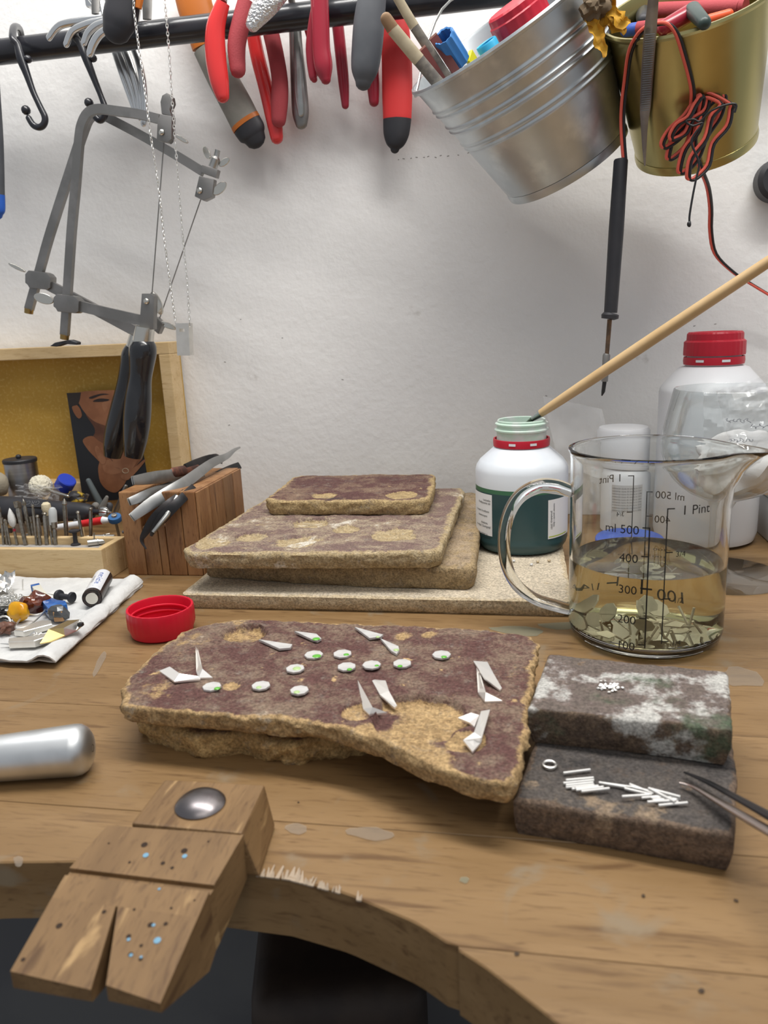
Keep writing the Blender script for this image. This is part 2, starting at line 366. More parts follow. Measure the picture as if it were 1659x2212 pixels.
# ================================================================== stones
def resample(pts, n):
    P = [Vector((p[0], p[1])) for p in pts]; P.append(P[0]); d = [0]
    for a, b in zip(P, P[1:]): d.append(d[-1]+(b-a).length)
    out, j = [], 0
    for i in range(n):
        t = d[-1]*i/n
        while d[j+1] < t: j += 1
        k = (t-d[j])/max(1e-9, d[j+1]-d[j]); out.append(P[j].lerp(P[j+1], k))
    return out
def stone(name, outline, z0, z1, mat, label, cat, craters=(), patches=(), rough=.0014, edge=.003, wob=.001, na=240, nr=46, seed=0, side_in=0, top_wob=.0005, tilt=(0, 0), cst=.9, stain_edge=.006, base=1.0, group=None, zfun=None):
    O = resample(outline, na); c = sum(O, Vector((0, 0)))/na; V, F, S = [], [], []
    sd = Vector((seed*13.7, seed*5.1, seed*2.3))
    def nz(p, f): return noise.noise(Vector(p)*f+sd)
    def top(p, d):
        h = z1+top_wob*2*nz((p.x, p.y, 0), 45)+top_wob*nz((p.x, p.y, 3), 160)+top_wob*.6*nz((p.x, p.y, 5), 420)
        st = base
        for (qx, qy, r, dep) in craters:
            rr = math.hypot(p.x-qx, p.y-qy)*(1+.25*nz((p.x, p.y, 9), 90))
            if rr < r*1.15:
                k = min(1, max(0, (r*1.06-rr)/(r*.13))); k = k*k*(3-2*k); h -= dep*k; st *= 1-k*k*cst
        for (qx, qy, r, s) in patches:
            rr = math.hypot(p.x-qx, p.y-qy)*(1+.45*nz((p.x, p.y, 4), 90)); k = min(1, max(0, (r*1.2-rr)/(r*.9)))
            st = st*(1-k)+s*k
        if d < edge: h -= edge*.55*(1-math.sqrt(max(0, 1-(1-d/edge)**2)))*(1+.6*nz((p.x, p.y, 1), 200))
        h += tilt[0]*(p.x-c.x)+tilt[1]*(p.y-c.y)
        st *= min(1, d/stain_edge)
        return h, st
    ns = 7
    V.append((c.x, c.y, z0+.001)); S.append(0)
    for j in range(ns):        # underside lip and broken side
        t = j/(ns-1)
        for i, p in enumerate(O):
            u = (p-c).normalized(); a = wob*nz((p.x, p.y, t*.03), 60)+rough*nz((p.x, p.y, t*.02), 170)+rough*.7*nz((p.x, p.y, t*.02+1), 420)
            inn = -.0028*(1-t)**3-side_in*(1-t)+a
            q = p+u*inn; z = z0+(z1-edge*.55-z0)*t
            if j == 0: z += abs(wob*.8*nz((p.x, p.y, 7), 50))
            z += tilt[0]*(p.x-c.x)+tilt[1]*(p.y-c.y)
            V.append((q.x, q.y, z)); S.append(0)
    rim = [Vector(V[1+(ns-1)*na+i][:2]) for i in range(na)]
    for j in range(1, nr+1):
        t = (j/(nr+.6))**1.15
        for i in range(na):
            p = rim[i].lerp(c, t); d = (rim[i]-p).length; h, st = top(p, d*.8); V.append((p.x, p.y, h)); S.append(st)
    h, st = top(c, 1); V.append((c.x, c.y, h)); S.append(st)
    F += [(0, 1+(i+1) % na, 1+i) for i in range(na)]
    R_ = ns+nr
    for j in range(R_-1):
        for i in range(na): F.append((1+j*na+i, 1+j*na+(i+1) % na, 1+(j+1)*na+(i+1) % na, 1+(j+1)*na+i))
    L_ = len(V)-1; F += [(1+(R_-1)*na+i, 1+(R_-1)*na+(i+1) % na, L_) for i in range(na)]
    o = obj(name, (V, F), mat, None, label, cat, group, ang=60)
    at = o.data.attributes.new('stain', 'FLOAT', 'POINT'); at.data.foreach_set('value', S)
    return o
tanA, tanB = (.46, .315, .155), (.27, .175, .083)
purA, purB = (.105, .050, .044), (.205, .145, .105)
st_front = stone_mat('burnt_slab_front', tanA, tanB, purA, purB, (.42, .35, .26), (.075, .062, .058), .63, .63, 1.3)
st_back = stone_mat('burnt_slab_back', (.44, .35, .215), (.33, .245, .13), (.175, .115, .10), (.34, .27, .19), (.60, .55, .47), (.10, .075, .065), .64, .58, 4.1)
st_top = stone_mat('burnt_slab_top', (.44, .325, .165), (.31, .22, .11), (.100, .048, .044), (.205, .135, .095), (.45, .36, .25), (.06, .05, .048), .60, .64, 7.7)
st_under = stone_mat('burnt_slab_under', (.36, .265, .145), (.25, .18, .10), (.28, .21, .14), (.36, .275, .18), (.44, .36, .25), (.085, .065, .05), .58, .66, 11.0)
st_base = stone_mat('pale_board', (.52, .43, .295), (.44, .35, .225), (.50, .43, .325), (.57, .49, .375), (.64, .57, .46), (.33, .26, .17), .66, .66, 2.2)
st_low = stone_mat('broken_slab', (.50, .34, .15), (.35, .22, .09), (.17, .10, .06), (.22, .14, .08), (.50, .40, .24), (.06, .055, .045), .62, .66, 15.0)
def rect(x0, x1, y0, y1, r=.006): 
    out = []
    for cx_, cy_, a0 in ((x1-r, y1-r, 0), (x0+r, y1-r, 90), (x0+r, y0+r, 180), (x1-r, y0+r, 270)):
        for k in range(5): a = math.radians(a0+k*22.5); out.append((cx_+r*math.cos(a), cy_+r*math.sin(a)))
    return out
stone('soldering_board', rect(-.2535, .034, .511, .765, .004), 0, .0118, st_base, 'large pale soldering board under the slab stack and green bottle', 'soldering board', rough=.0004, wob=.0004, edge=.0012, na=200, nr=26, seed=1, top_wob=.0002)
stone('soldering_slab', [(-.2475, .548), (-.20, .540), (-.15, .533), (-.10, .529), (-.037, .528), (-.033, .535), (-.036, .64), (-.042, .765), (-.05, .772), (-.14, .773), (-.235, .77), (-.243, .66)], .0119, .0302, st_under, 'lowest brown slab of the stack, on the pale board', 'soldering slab', rough=.0010, wob=.0016, edge=.003, seed=2, nr=36, base=.6)
def Gc(px, py, z, r, dep): p = G(px, py, z); return (p.x, p.y, r, dep)
stone('soldering_slab', [(-.253, .524), (-.246, .514), (-.15, .516), (-.065, .521), (-.057, .529), (-.056, .60), (-.054, .72), (-.058, .733), (-.15, .735), (-.24, .733), (-.246, .65)], .0305, .0435, st_back, 'widest pitted slab in the middle of the stack, with whitish flux', 'soldering slab', craters=[Gc(545, 1160, .043, .0125, .0032), Gc(643, 1170, .043, .017, .0030), Gc(672, 1129, .043, .016, .004), Gc(748, 1143, .043, .011, .002), Gc(458, 1173, .043, .014, .0012), Gc(850, 1155, .043, .018, .0014)], rough=.0012, wob=.001, edge=.0032, seed=3, nr=60, base=.85)
stone('soldering_slab', [(-.223, .632), (-.216, .624), (-.15, .623), (-.083, .624), (-.077, .632), (-.078, .68), (-.083, .728), (-.09, .735), (-.16, .737), (-.220, .734), (-.226, .725), (-.224, .67)], .0438, .0570, st_top, 'small purple-brown slab on top of the stack', 'soldering slab', craters=[Gc(700, 1070, .057, .012, .0012), Gc(870, 1068, .057, .014, .001)], rough=.0012, wob=.001, edge=.003, seed=4, nr=44, na=220)
ZS = .0285
po = [(262, 1522), (270, 1480), (300, 1435), (345, 1395), (400, 1362), (445, 1345), (520, 1337), (700, 1342), (900, 1350), (1060, 1360), (1145, 1372), (1163, 1390), (1160, 1430), (1150, 1500), (1136, 1600), (1119, 1680), (1100, 1692), (1040, 1684), (985, 1668), (930, 1650), (880, 1625), (830, 1602), (775, 1585), (720, 1566), (640, 1556), (540, 1548), (430, 1538), (330, 1530)]
stone('soldering_slab', [G(a, b, ZS)[:2] for a, b in po], .0182, ZS, st_front, 'large broken soldering slab holding the silver pieces', 'soldering slab',
      craters=[Gc(528, 1368, ZS, .0125, .0048), Gc(905, 1550, ZS, .0215, .0042), Gc(1005, 1600, ZS, .009, .0012), Gc(775, 1535, ZS, .008, .0022), Gc(500, 1482, ZS, .005, .0008)],
      patches=[(*G(400, 1390, ZS)[:2], .02, .62), (*G(340, 1490, ZS)[:2], .016, .58), (*G(520, 1345, ZS)[:2], .012, .6), (*G(1120, 1450, ZS)[:2], .012, .75), (*G(790, 1580, ZS)[:2], .011, 0), (*G(870, 1605, ZS)[:2], .012, 0), (*G(940, 1635, ZS)[:2], .011, 0), (*G(825, 1538, ZS)[:2], .0115, 1.0), (*G(528, 1374, ZS)[:2], .0085, .7), (*G(930, 1370, ZS)[:2], .006, .1), (*G(870, 1375, ZS)[:2], .006, .1)],
      rough=.0018, wob=.0018, edge=.0030, seed=6, nr=90, na=320, stain_edge=.004, top_wob=.0004)
pl = [G(a, b, 0)[:2] for a, b in [(300, 1592), (330, 1610), (380, 1622), (430, 1640), (520, 1633), (580, 1650), (640, 1660), (690, 1645), (790, 1638), (880, 1600)]]+[G(a, b, 0)[:2] for a, b in [(1080, 1560), (1060, 1450), (600, 1420), (400, 1450), (310, 1530)]]
stone('soldering_slab', pl, 0, .0148, st_low, 'ragged broken slab under the large broken slab', 'soldering slab', rough=.0024, wob=.0022, edge=.003, tilt=(0, .03), seed=8, nr=24, na=260, base=.8)
# ------------------------------------------------------------------ bricks at the right
bk1 = stone_mat('flux_brick', (.15, .105, .07), (.085, .06, .045), (.13, .105, .09), (.16, .12, .11), (.44, .43, .40), (.075, .10, .062), .53, .51, 21.0, grey=(.15, .11, .085))
bk2 = stone_mat('sooty_brick', (.165, .115, .08), (.09, .065, .05), (.07, .062, .058), (.095, .082, .072), (.25, .185, .125), (.04, .037, .036), .55, .60, 26.0, grey=(.11, .08, .06))
B2 = [(-.0035, .274), (.0765, .2605), (.087, .300), (.096, .352), (.014, .366), (.0045, .312)]
stone('soldering_brick', B2, 0, .0172, bk2, 'sooty dark soldering brick carrying the silver rods', 'soldering brick', rough=.0003, wob=.0004, edge=.0025, seed=12, nr=40, na=200, top_wob=.00025, stain_edge=.003)
B1 = [(.0025, .3155), (.0855, .3045), (.0965, .3595), (.0135, .3735)]
stone('soldering_brick', B1, .0175, .0352, bk1, 'flux-crusted soldering brick with white and green stains, on the sooty brick', 'soldering brick', rough=.0005, wob=.0005, edge=.0022, seed=13, nr=40, na=200, top_wob=.0003, stain_edge=.002)
# ================================================================== buckets
zinc_m = M('zinc', (.60, .64, .66), .40, 1, c2=(.50, .54, .56), ns=14, c3=(.68, .72, .73), ns3=45, lo3=.5, hi3=.75, bump=.06, bs=60)
gold_m = M('brassy_tin', (.50, .44, .20), .30, 1, c2=(.42, .37, .16), ns=9)
def shell(rb, rt, L_, beads, th=.0009, lip=.0022):
    out = [(0, .003), (rb-.004, .003), (rb-.0005, .0005), (rb+.0012, 0), (rb+.0016, .003), (rb+.0012, .0065), (rb+.0002, .0070)]
    for t in [i/150 for i in range(9, 150)]:
        r = rb+(rt-rb)*t
        for c_, wd, a in beads: r += a*math.exp(-((t-c_)/wd)**2)
        out.append((r, L_*t))
    out += [(rt, L_-.003), (rt+lip*.9, L_-.0025), (rt+lip*1.3, L_-.0005), (rt+lip*.9, L_+.0012), (rt, L_+.001), (rt-th, L_-.001)]
    out += [(rb+(rt-rb)*t-th, L_*t) for t in (.75, .5, .25, .06)]+[(0, .006)]
    return out
def vdir(P): return (Vector(P)-CAM).normalized()
def baxis(pos, th, ph): return (RGT*(math.sin(th)*math.cos(ph))+UPV*(math.cos(th)*math.cos(ph))-vdir(pos)*math.sin(ph)).normalized()
bpos = Y(1224, 356, .715)
bax = baxis(bpos, -.45, .4905)
S_ = mpp(bpos)
zb = thing('metal_bucket', 'tilted galvanised zinc bucket holding pens and sticks', 'bucket', bpos)
ZL, ZRB, ZRT = .1168, .0521, .0778
obj('body', lathe(shell(ZRB, ZRT, ZL, [(.495, .009, .0012), (.535, .009, .0012), (.645, .009, .0014), (.685, .009, .0014), (.78, .009, .0012), (.815, .009, .0012)]), bpos, bax, 72), zinc_m, zb, ang=50)
def rimpt(pos, ax, r, L_, a, ref=RGT):
    A = (ref-ax*ref.dot(ax)).normalized(); B = ax.cross(A); return pos+ax*L_+A*(r*math.cos(a))+B*(r*math.sin(a))
gpos = Y(1501.6, 317.5, .715); gax = baxis(gpos, -.0544, .6753); Sg = mpp(gpos)
gb = thing('metal_bucket', 'gold coloured tin bucket hung beside the zinc bucket', 'bucket', gpos)
GL, GRB, GRT = .1058, .0454, .0579
obj('body', lathe(shell(GRB, GRT, GL, []), gpos, gax, 72), gold_m, gb, ang=50)
rail_z = Y(460, 58, .745).z; RAILR = 26*mpp(Y(460, 58, .745))
black_steel = M('black_enamel', (.012, .013, .018), .32, 0, coat=.3, c2=(.02, .02, .025), ns=40)
steel_m = M('steel', (.52, .52, .50), .30, 1, c2=(.42, .42, .40), ns=60)
# wire bails hook each bucket to the rail above the frame
def hit(px, py, pos, ax, rb, rt, L_, off=.0016):
    d = ray(px, py).normalized(); t = .4
    while t < 1.0:
        p = CAM+d*t; h = (p-pos).dot(ax)
        if -.001 <= h <= L_+.001 and ((p-pos)-ax*h).length <= rb+(rt-rb)*h/L_+off: return p
        t += .0004
    return None
def rimx(px, py, pos, ax, L_, lift=0):
    d = ray(px, py); c = pos+ax*(L_+lift); return CAM+d*((c-CAM).dot(ax)/d.dot(ax))
for pos, ax, r, L_, par in ((bpos, bax, ZRT, ZL, zb), (gpos, gax, GRT, GL, gb)):
    a = [rimpt(pos, ax, r+.002, L_-.004, t) for t in (0, PI)]
    topp = Vector(((a[0].x+a[1].x)/2, .745, rail_z+RAILR+.002))
    if topp.z < max(a[0].z, a[1].z)+.02: topp.z = max(a[0].z, a[1].z)+.03
    obj('bail', tube([a[0], a[0].lerp(topp, .5)+Vector((.015, 0, .02)), topp, a[1].lerp(topp, .5)+Vector((-.015, 0, .02)), a[1]], .0011, 8, sub=6), steel_m, par)
# ------------------------------------------------------------------ rail
rail = thing('tool_rail', 'black round steel rail fixed along the white wall', 'rail', (0, .745, rail_z))
obj('rod', tube([(-.78, .745, rail_z), (.62, .745, rail_z)], RAILR, 28), black_steel, rail)
for x in (-.70, .50): obj('bracket', join(tube([(x, .799, rail_z), (x, .745+RAILR*.6, rail_z)], .006, 12), lathe([(0, 0), (.018, 0), (.018, .004), (0, .004)], (x, .7995, rail_z), (0, -1, 0), 20)), black_steel, rail)
# ================================================================== measuring jug
glass_m = M('clear_glass', (.97, .985, .975), .0, trans=1, ior=1.47)
MC = Vector((.0775, .4865, .0005)); MR = .0475; MH = Y(1400, 968, .4865).z
ma = math.atan2(-MC.y, -MC.x)                       # towards the camera
spa = math.atan2(RGT.y, RGT.x)-math.radians(20)
jug = thing('measuring_jug', 'glass measuring jug with handle and black pint and millilitre scale', 'jug', (MC.x, MC.y, 0))
TH = .0019
def spout(r, h, t):
    d = (t-spa+PI) % (2*PI)-PI; k = math.exp(-(d/.27)**2); q = max(0, (h-(MH-.030))/.030); q = q*q
    flare = .0011*max(0, (h-(MH-.010))/.010)**2
    return r+k*q*.0185+flare, h-k*q*.0015
pr = [(0, 0), (.036, 0), (.043, .001), (MR-.0012, .004), (MR, .009)]+[(MR, .009+(MH-.012-.009)*i/9) for i in range(1, 10)]+[(MR, MH-.009), (MR, MH-.006), (MR, MH-.003), (MR+.0006, MH-.001), (MR+.0002, MH+.0003), (MR-.0012, MH+.0006), (MR-TH+.0003, MH), (MR-TH, MH-.003), (MR-TH, MH-.006), (MR-TH, MH-.009)]+[(MR-TH, .012+(MH-.012-.012)*(1-i/9)) for i in range(0, 10)]+[(MR-TH-.001, .007), (MR-.008, .0045), (.02, .004), (0, .004)]
obj('body', lathe(pr, MC, n=96, fn=spout), glass_m, jug, ang=60)
hl = [(1236, 1062, 13), (1205, 1052, 16), (1165, 1050, 16), (1125, 1070, 15), (1100, 1108, 14), (1089, 1160, 13.5), (1093, 1215, 13), (1115, 1262, 12.5), (1155, 1293, 12), (1200, 1308, 12.5), (1236, 1316, 12)]
hp, hr = PT([(a, b, .4865+(.004 if a < 1200 else 0), c) for a, b, c in hl])
hp[0] = Vector((MC.x, MC.y, 0))+((hp[0]-Vector((MC.x, MC.y, 0)))*Vector((1, 1, 0))).normalized()*(MR-.001)+Vector((0, 0, hp[0].z)); hp[-1] = Vector((MC.x, MC.y, 0))+((hp[-1]-Vector((MC.x, MC.y, 0)))*Vector((1, 1, 0))).normalized()*(MR-.001)+Vector((0, 0, hp[-1].z))
obj('handle', tube(hp, hr, 20, flat=1.5, ref=(0, 1, 0), sub=5), glass_m, jug, ang=60)
ink = M('black_print', (.012, .012, .012), .5)
def zf(py, px=1402): return Y(px, py, MC.y-MR).z-MC.z
mp_j = mpp(Y(1402, 1250, MC.y-MR))
for sgn, a0 in ((1, ma), (-1, ma+PI)):
    parts = []
    def put(s, pxl, py, size, align): 
        g = text_geo(s, size, align); parts.append(wrap((g[0], g[1]), MC, MR+.00012, a0+(pxl-1402)*mp_j/MR, zf(py)-size*.36))
    def bar(px0, px1, py0, py1):
        n = max(2, int(abs(px1-px0)/4)+1); V, F = [], []
        for i in range(n+1):
            a = a0+(px0+(px1-px0)*i/n-1402)*mp_j/MR
            for z in (zf(py0), zf(py1)): V.append(MC+Vector(((MR+.00012)*math.cos(a), (MR+.00012)*math.sin(a), z)))
        F = [(2*i, 2*i+2, 2*i+3, 2*i+1) for i in range(n)]; parts.append((V, F))
    bar(1405, 1408, 1142, 1402)
    for s, py in (('ml 500', 1147), ('400', 1209), ('300', 1278), ('200', 1343), ('100', 1400)):
        put(s, 1386, py, .0073, 'RIGHT'); bar(1392, 1408, py-7, py-4.5)
    bar(1440, 1442.5, 1098, 1390)
    for s, py, sz in (('1 Pint', 1103, .0078), ('3/4', 1197, .0046), ('1/2', 1297, .0046), ('1/4', 1389, .0046)):
        put(s, 1470 if sz > .006 else 1462, py, sz, 'LEFT'); bar(1440, 1456, py-5, py-2.5)
    obj('scale_print', join(*parts), ink, jug, smooth=False, fix=False)
wl = Y(1402, 1252, MC.y-MR+TH).z
liq_m = M('yellowish_water', (.86, .82, .54), .0, trans=1, ior=1.33)
IR = MR-TH+.00015
lq = [(0, .0046), (.02, .0046), (MR-.0085, .005), (IR-.0012, .0078), (IR, .0125), (IR, wl-.0010), (IR-.0006, wl-.0002), (IR-.002, wl-.0007), (0, wl-.0008)]
obj('pickle_water', lathe(lq, (MC.x, MC.y, 0), n=72), liq_m, None, 'pale yellow liquid filling the lower half of the jug', 'liquid', ang=50)
silver_m = M('matt_silver', (.86, .85, .82), .38, 1, c2=(.78, .77, .73), ns=120)
silver_w = M('pickled_silver', (.66, .65, .63), .5, .4, c2=(.58, .57, .55), ns=150)
jr = random.Random(11)
for i in range(40):
    a = jr.uniform(0, 2*PI); q = jr.uniform(0, .036); z = .0056+jr.uniform(0, .009); c_ = Vector((MC.x+q*math.cos(a), MC.y+q*math.sin(a), z))
    kind = i % 4
    if kind == 0:
        s = jr.uniform(.006, .010); e = Matrix.Rotation(jr.uniform(0, 6.3), 3, 'Z') @ Matrix.Rotation(jr.uniform(.1, .6), 3, 'X')
        g = prism([c_+e @ Vector(v)*s for v in ((-1, 0, 0), (0, -.35, 0), (.5, 0, 0), (0, .35, 0))], e @ Vector((0, 0, .0006))); nm, lb = 'silver_plate', 'kite-shaped silver plate lying in the jug liquid'
    elif kind == 1:
        s = jr.uniform(.004, .0065); e = Matrix.Rotation(jr.uniform(0, 6.3), 3, 'Z') @ Matrix.Rotation(jr.uniform(.2, 1.2), 3, 'X'); c_.z += s*.5
        g = prism([c_+e @ Vector((math.cos(k*PI/4), math.sin(k*PI/4), 0))*s for k in range(8)], e @ Vector((0, 0, .0007))); nm, lb = 'silver_disc', 'eight-sided silver disc lying in the jug liquid'
    else:
        d = Vector((jr.uniform(-.6, .6), jr.uniform(-.6, .6), jr.uniform(.3, 1.4))).normalized()*jr.uniform(.007, .014)
        p0 = Vector((MC.x+q*math.cos(a)*.85, MC.y+q*math.sin(a)*.85, .0058)); g = tube([p0, p0+d], .0006, 6); nm, lb = 'silver_rod', 'thin silver rod standing in the jug liquid'
    zlow = min(v[2] for v in g[0])
    g = ([Vector(v)+Vector((0, 0, max(0, .0053-zlow))) for v in g[0]], g[1])
    obj(nm, g, silver_w, None, lb, 'silver piece', 'silver pieces in the jug', smooth=False)
# ================================================================== bottles
plast = M('milky_plastic', (.72, .76, .80), .35, c2=(.66, .70, .75), ns=20, sss=.25)
plast_w = M('white_plastic', (.74, .75, .77), .4, sss=.2, c2=(.70, .71, .73), ns=15)
greenl = M('green_liquid_in_plastic', (.028, .070, .076), .3, c2=(.036, .082, .09), ns=12)
greenl2 = M('green_liquid_edge', (.05, .16, .085), .3)
neck_m = M('frosted_neck', (.76, .82, .78), .35, c2=(.62, .80, .68), ns=90, alpha=.72)
red_m = M('red_plastic', (.52, .014, .035), .38, c2=(.46, .012, .03), ns=30)
lab_m = M('paper_label', (.80, .80, .80), .6)
GB = Vector((-.0005, .646, .0119)); GR = .0385
def gz(py): return Y(1127, py, .646).z-GB.z
grn = thing('flux_bottle', 'open round bottle of green flux on the pale board', 'bottle', GB)
lv = gz(1032)-.004
zs, zn = gz(1006), gz(962); zt = gz(905)
nr_ = 53*mpp(GB+Vector((0, 0, .1)))
obj('liquid_band', lathe([(0, 0), (.028, 0), (.0345, .0015), (GR-.001, .006), (GR, .010), (GR-.0004, .012), (GR, .015), (GR, lv-.003)], GB, n=64), greenl, grn, 'dark green liquid showing through the bottle')
obj('liquid_edge', lathe([(GR, lv-.003), (GR, lv+.0005)], GB, n=64), greenl2, grn)
obj('shoulder', lathe([(GR, lv+.0005), (GR, zs-.002), (GR-.001, zs+.002), (GR-.004, zs+.0065), (nr_+.003, zn-.001), (nr_+.0008, zn+.001), (nr_, zn+.003)], GB, n=64), plast, grn)
obj('neck', lathe([(nr_, zn+.003), (nr_, zn+.012), (nr_+.0016, zn+.013), (nr_+.0018, zn+.0142), (nr_, zn+.0152), (nr_, zn+.0175), (nr_+.0012, zn+.0182), (nr_+.0013, zn+.0192), (nr_-.0006, zn+.0202), (nr_-.0004, zt-.001), (nr_-.001, zt), (nr_-.0019, zt-.0006), (nr_-.0021, zn+.003), (nr_-.002, zn-.002)], GB, n=64), neck_m, grn)
rr_ = nr_+.0028
ring = obj('tamper_ring', lathe([(rr_-.0008, zn+.001), (rr_, zn+.0005), (rr_+.0003, zn+.0045), (rr_, zn+.0066), (rr_-.0012, zn+.0066), (rr_-.0016, zn+.001), (rr_-.0008, zn+.001)], GB, n=64), red_m, grn, 'red tamper ring around the neck')
ga = math.atan2(-GB.y, -GB.x)
def patch(O, r, a0, a1, z0, z1, n=14): return lathe([(r, z0), (r, z1)], O, n=n, arc=(a0, a1))
for da in (-.32, .42): obj('slot', patch(GB, rr_+.0005, ga+da-.12, ga+da+.12, zn+.0028, zn+.0048, 5), plast_w, ring)
lab = obj('label', patch(GB, GR+.0002, ga-1.52, ga-.66, .016, gz(1052)), lab_m, grn, 'white printed label with black text')
tx = []
lh = gz(1052)
for s, dz, al in (('Lut\u00f3wka', .006, -.70), ('Pod\u0142\u0105czenia si\u0119', .0085, -.70), ('z innymi \u015brodkami', .0155, -.74), ('chemicznymi', .0195, -.80), ('dzia\u0142anie,', .0255, -.78), ('na wilgo\u0107 Zasi\u0119gn\u0105\u0107', .0285, -.69), ('przepisy ustawy o', .035, -.80), ('utrzymaniu i gospodarki', .0378, -.70)):
    tx.append(wrap(text_geo(s, .0026, 'RIGHT'), GB, GR+.0004, ga+al, lh-dz))
obj('label_text', join(*tx), ink, lab, smooth=False, fix=False)
lab2 = obj('label', patch(GB, GR+.0002, ga+.58, ga+1.4, .0145, gz(1062)), lab_m, grn)
g = text_geo('numer partii i data', .0026); g2 = text_geo('produkcji 2021', .0026)
tx = [wrap(([Vector((v.y, -v.x, 0)) for v in g[0]], g[1]), GB, GR+.0004, ga+.72, .034), wrap(([Vector((v.y, -v.x, 0)) for v in g2[0]], g2[1]), GB, GR+.0004, ga+.65, .030)]
obj('label_text', join(*tx), ink, lab2, smooth=False, fix=False)
obj('label_stripe', patch(GB, GR+.0004, ga+.6, ga+1.2, .0158, .0166, 8), M('lime_print', (.45, .55, .05), .5), lab2)
# big white bottle
BC = Vector((.161, .7, 0)); BC = Y(1519, 1165, .712); BC.z = 0
Sb = mpp(BC+Vector((0, 0, .1)))
BR = 107*Sb; br_n = 60*Sb
def bz(py): return Y(1521, py, .712).z
big = thing('chemical_bottle', 'large white plastic bottle with a red screw cap by the wall', 'bottle', BC)
zc0 = bz(786); zc1 = bz(717)
zsh = bz(835)
obj('body', lathe([(0, 0), (BR-.008, 0), (BR-.002, .003), (BR, .010), (BR, zsh-.004), (BR-.001, zsh), (BR-.004, zsh+.004), (br_n+.004, zc0-.003), (br_n-.002, zc0-.001), (br_n-.003, zc0+.012), (0, zc0+.012)], BC, n=64), plast_w, big)
def knurl(amp, k): return lambda r, h, t: (r+amp*(1 if math.sin(t*k) > .6 else 0) if r > .005 else r, h)
capm = obj('cap', lathe([(br_n, zc0+.0075), (br_n+.0002, zc0+.009), (br_n, zc1-.008), (br_n-.002, zc1-.0065), (br_n-.0022, zc1-.0015), (br_n-.0035, zc1), (br_n-.007, zc1), (br_n-.008, zc1-.001), (0, zc1-.001)], BC, n=96, fn=knurl(.0004, 32)), red_m, big, 'red ribbed screw cap')
rg = obj('tamper_ring', lathe([(br_n-.0012, zc0), (br_n, zc0), (br_n+.0004, zc0+.003), (br_n, zc0+.0064), (br_n-.0012, zc0+.0064), (br_n-.0012, zc0)], BC, n=64), red_m, big, 'red tamper ring')
ba = math.atan2(-BC.y, -BC.x)
for da in (-.45, .40): obj('slot', patch(BC, br_n+.0006, ba+da-.14, ba+da+.14, zc0+.0025, zc0+.0045, 5), plast_w, rg)
# small bottle behind the jug
SB = Y(1341, 1120, .735); SB.z = 0; Ss = mpp(SB); sr = 58*Ss
smb = thing('medicine_bottle', 'small white bottle with a grey label behind the jug', 'bottle', SB)
z1_ = Y(1341, 1004, .735).z; z2_ = Y(1341, 922, .735).z
obj('body', lathe([(0, 0), (sr-.004, 0), (sr, .004), (sr, z1_-.008), (sr-.003, z1_-.002), (sr-.007, z1_+.001), (0, z1_+.001)], SB, n=48), plast_w, smb)
obj('cap', lathe([(sr-.0035, z1_+.0015), (sr-.002, z1_+.003), (sr-.002, z2_-.003), (sr-.004, z2_), (0, z2_)], SB, n=48), plast_w, smb)
sa = math.atan2(-SB.y, -SB.x)
lb_ = obj('label', patch(SB, sr+.0002, sa-.5, sa+.75, .010, z1_-.014, 20), M('grey_label', (.62, .62, .62), .6), smb)
tx = [wrap(text_geo('substancja czysta do analizy nr %d' % (2310+k*37), .0021, 'CENTER'), SB, sr+.0004, sa+.12, z1_-.0175-k*.0026) for k in range(9)]
obj('label_text', join(*tx), M('grey_print', (.18, .18, .18), .6), lb_, smooth=False, fix=False)
# dark tin with blue lid behind the jug
tp = Vector((.084, .625, 0)); tin = thing('tin_jar', 'low dark jar with a blue lid behind the measuring jug', 'jar', tp)
obj('body', lathe([(0, 0), (.028, 0), (.029, .001), (.029, .020), (0, .020)], tp, n=48), M('dark_jar', (.02, .022, .024), .35), tin)
obj('lid', lathe([(0, .0201), (.0295, .0201), (.0298, .021), (.0298, .0245), (.029, .0255), (0, .0255)], tp, n=48), M('blue_lid', (.03, .09, .42), .4), tin)
# ================================================================== hooks and hanging tools
def hook(pts, ball, label):
    P0 = Y(pts[0][0], pts[0][1], .728); t = thing('rail_hook', label, 'hook', P0, 'black hooks on the rail')
    lst = [(Y(pts[0][0]+10, pts[0][1]+14, .774), 5), (Y(pts[0][0]+10, pts[0][1]-8, .774), 6.5), (Y(pts[0][0]+4, pts[0][1]-36, .762), 7), (Y(pts[0][0]-8, pts[0][1]-38, .738), 7.5), (Y(pts[0][0]-10, pts[0][1]-14, .722), 8)]
    lst += [(Y(a, b, .722), c) for a, b, c in pts]
    ps = [p for p, r in lst]; rs = [r*mpp(p) for p, r in lst]
    obj('hook_body', tube(ps, rs, 12, sub=4, round_ends=(True, True)), black_steel, t)
    c = Y(ball[0], ball[1], .722); r = 10*mpp(c)
    obj('ball_end', blob(c, (r, r, r), 0, sub=2), black_steel, t)
    q = pts[1]; a = Y(q[0]+4, q[1]+2, .722)
    obj('collar', blob(a+Vector((.0035, .002, .001)), (.0042, .004, .0035), 0, sub=2), black_steel, t)
hook([(38, 98, 8), (46, 128, 10), (58, 160, 8), (72, 199, 6.5), (87, 231, 6.5), (97, 253, 7), (95, 268, 7), (85, 275, 7), (72, 270, 7), (62, 255, 6.5)], (56, 238), 'black hook hanging empty on the rail')
hook([(172, 92, 8), (186, 126, 9), (204, 172, 7), (219, 210, 6), (227, 234, 7), (225, 252, 7), (216, 260, 7), (206, 252, 7), (197, 236, 6.5)], (192, 222), 'black hook carrying the two saw frames')
chrome_m = M('chrome', (.80, .81, .81), .22, 1)
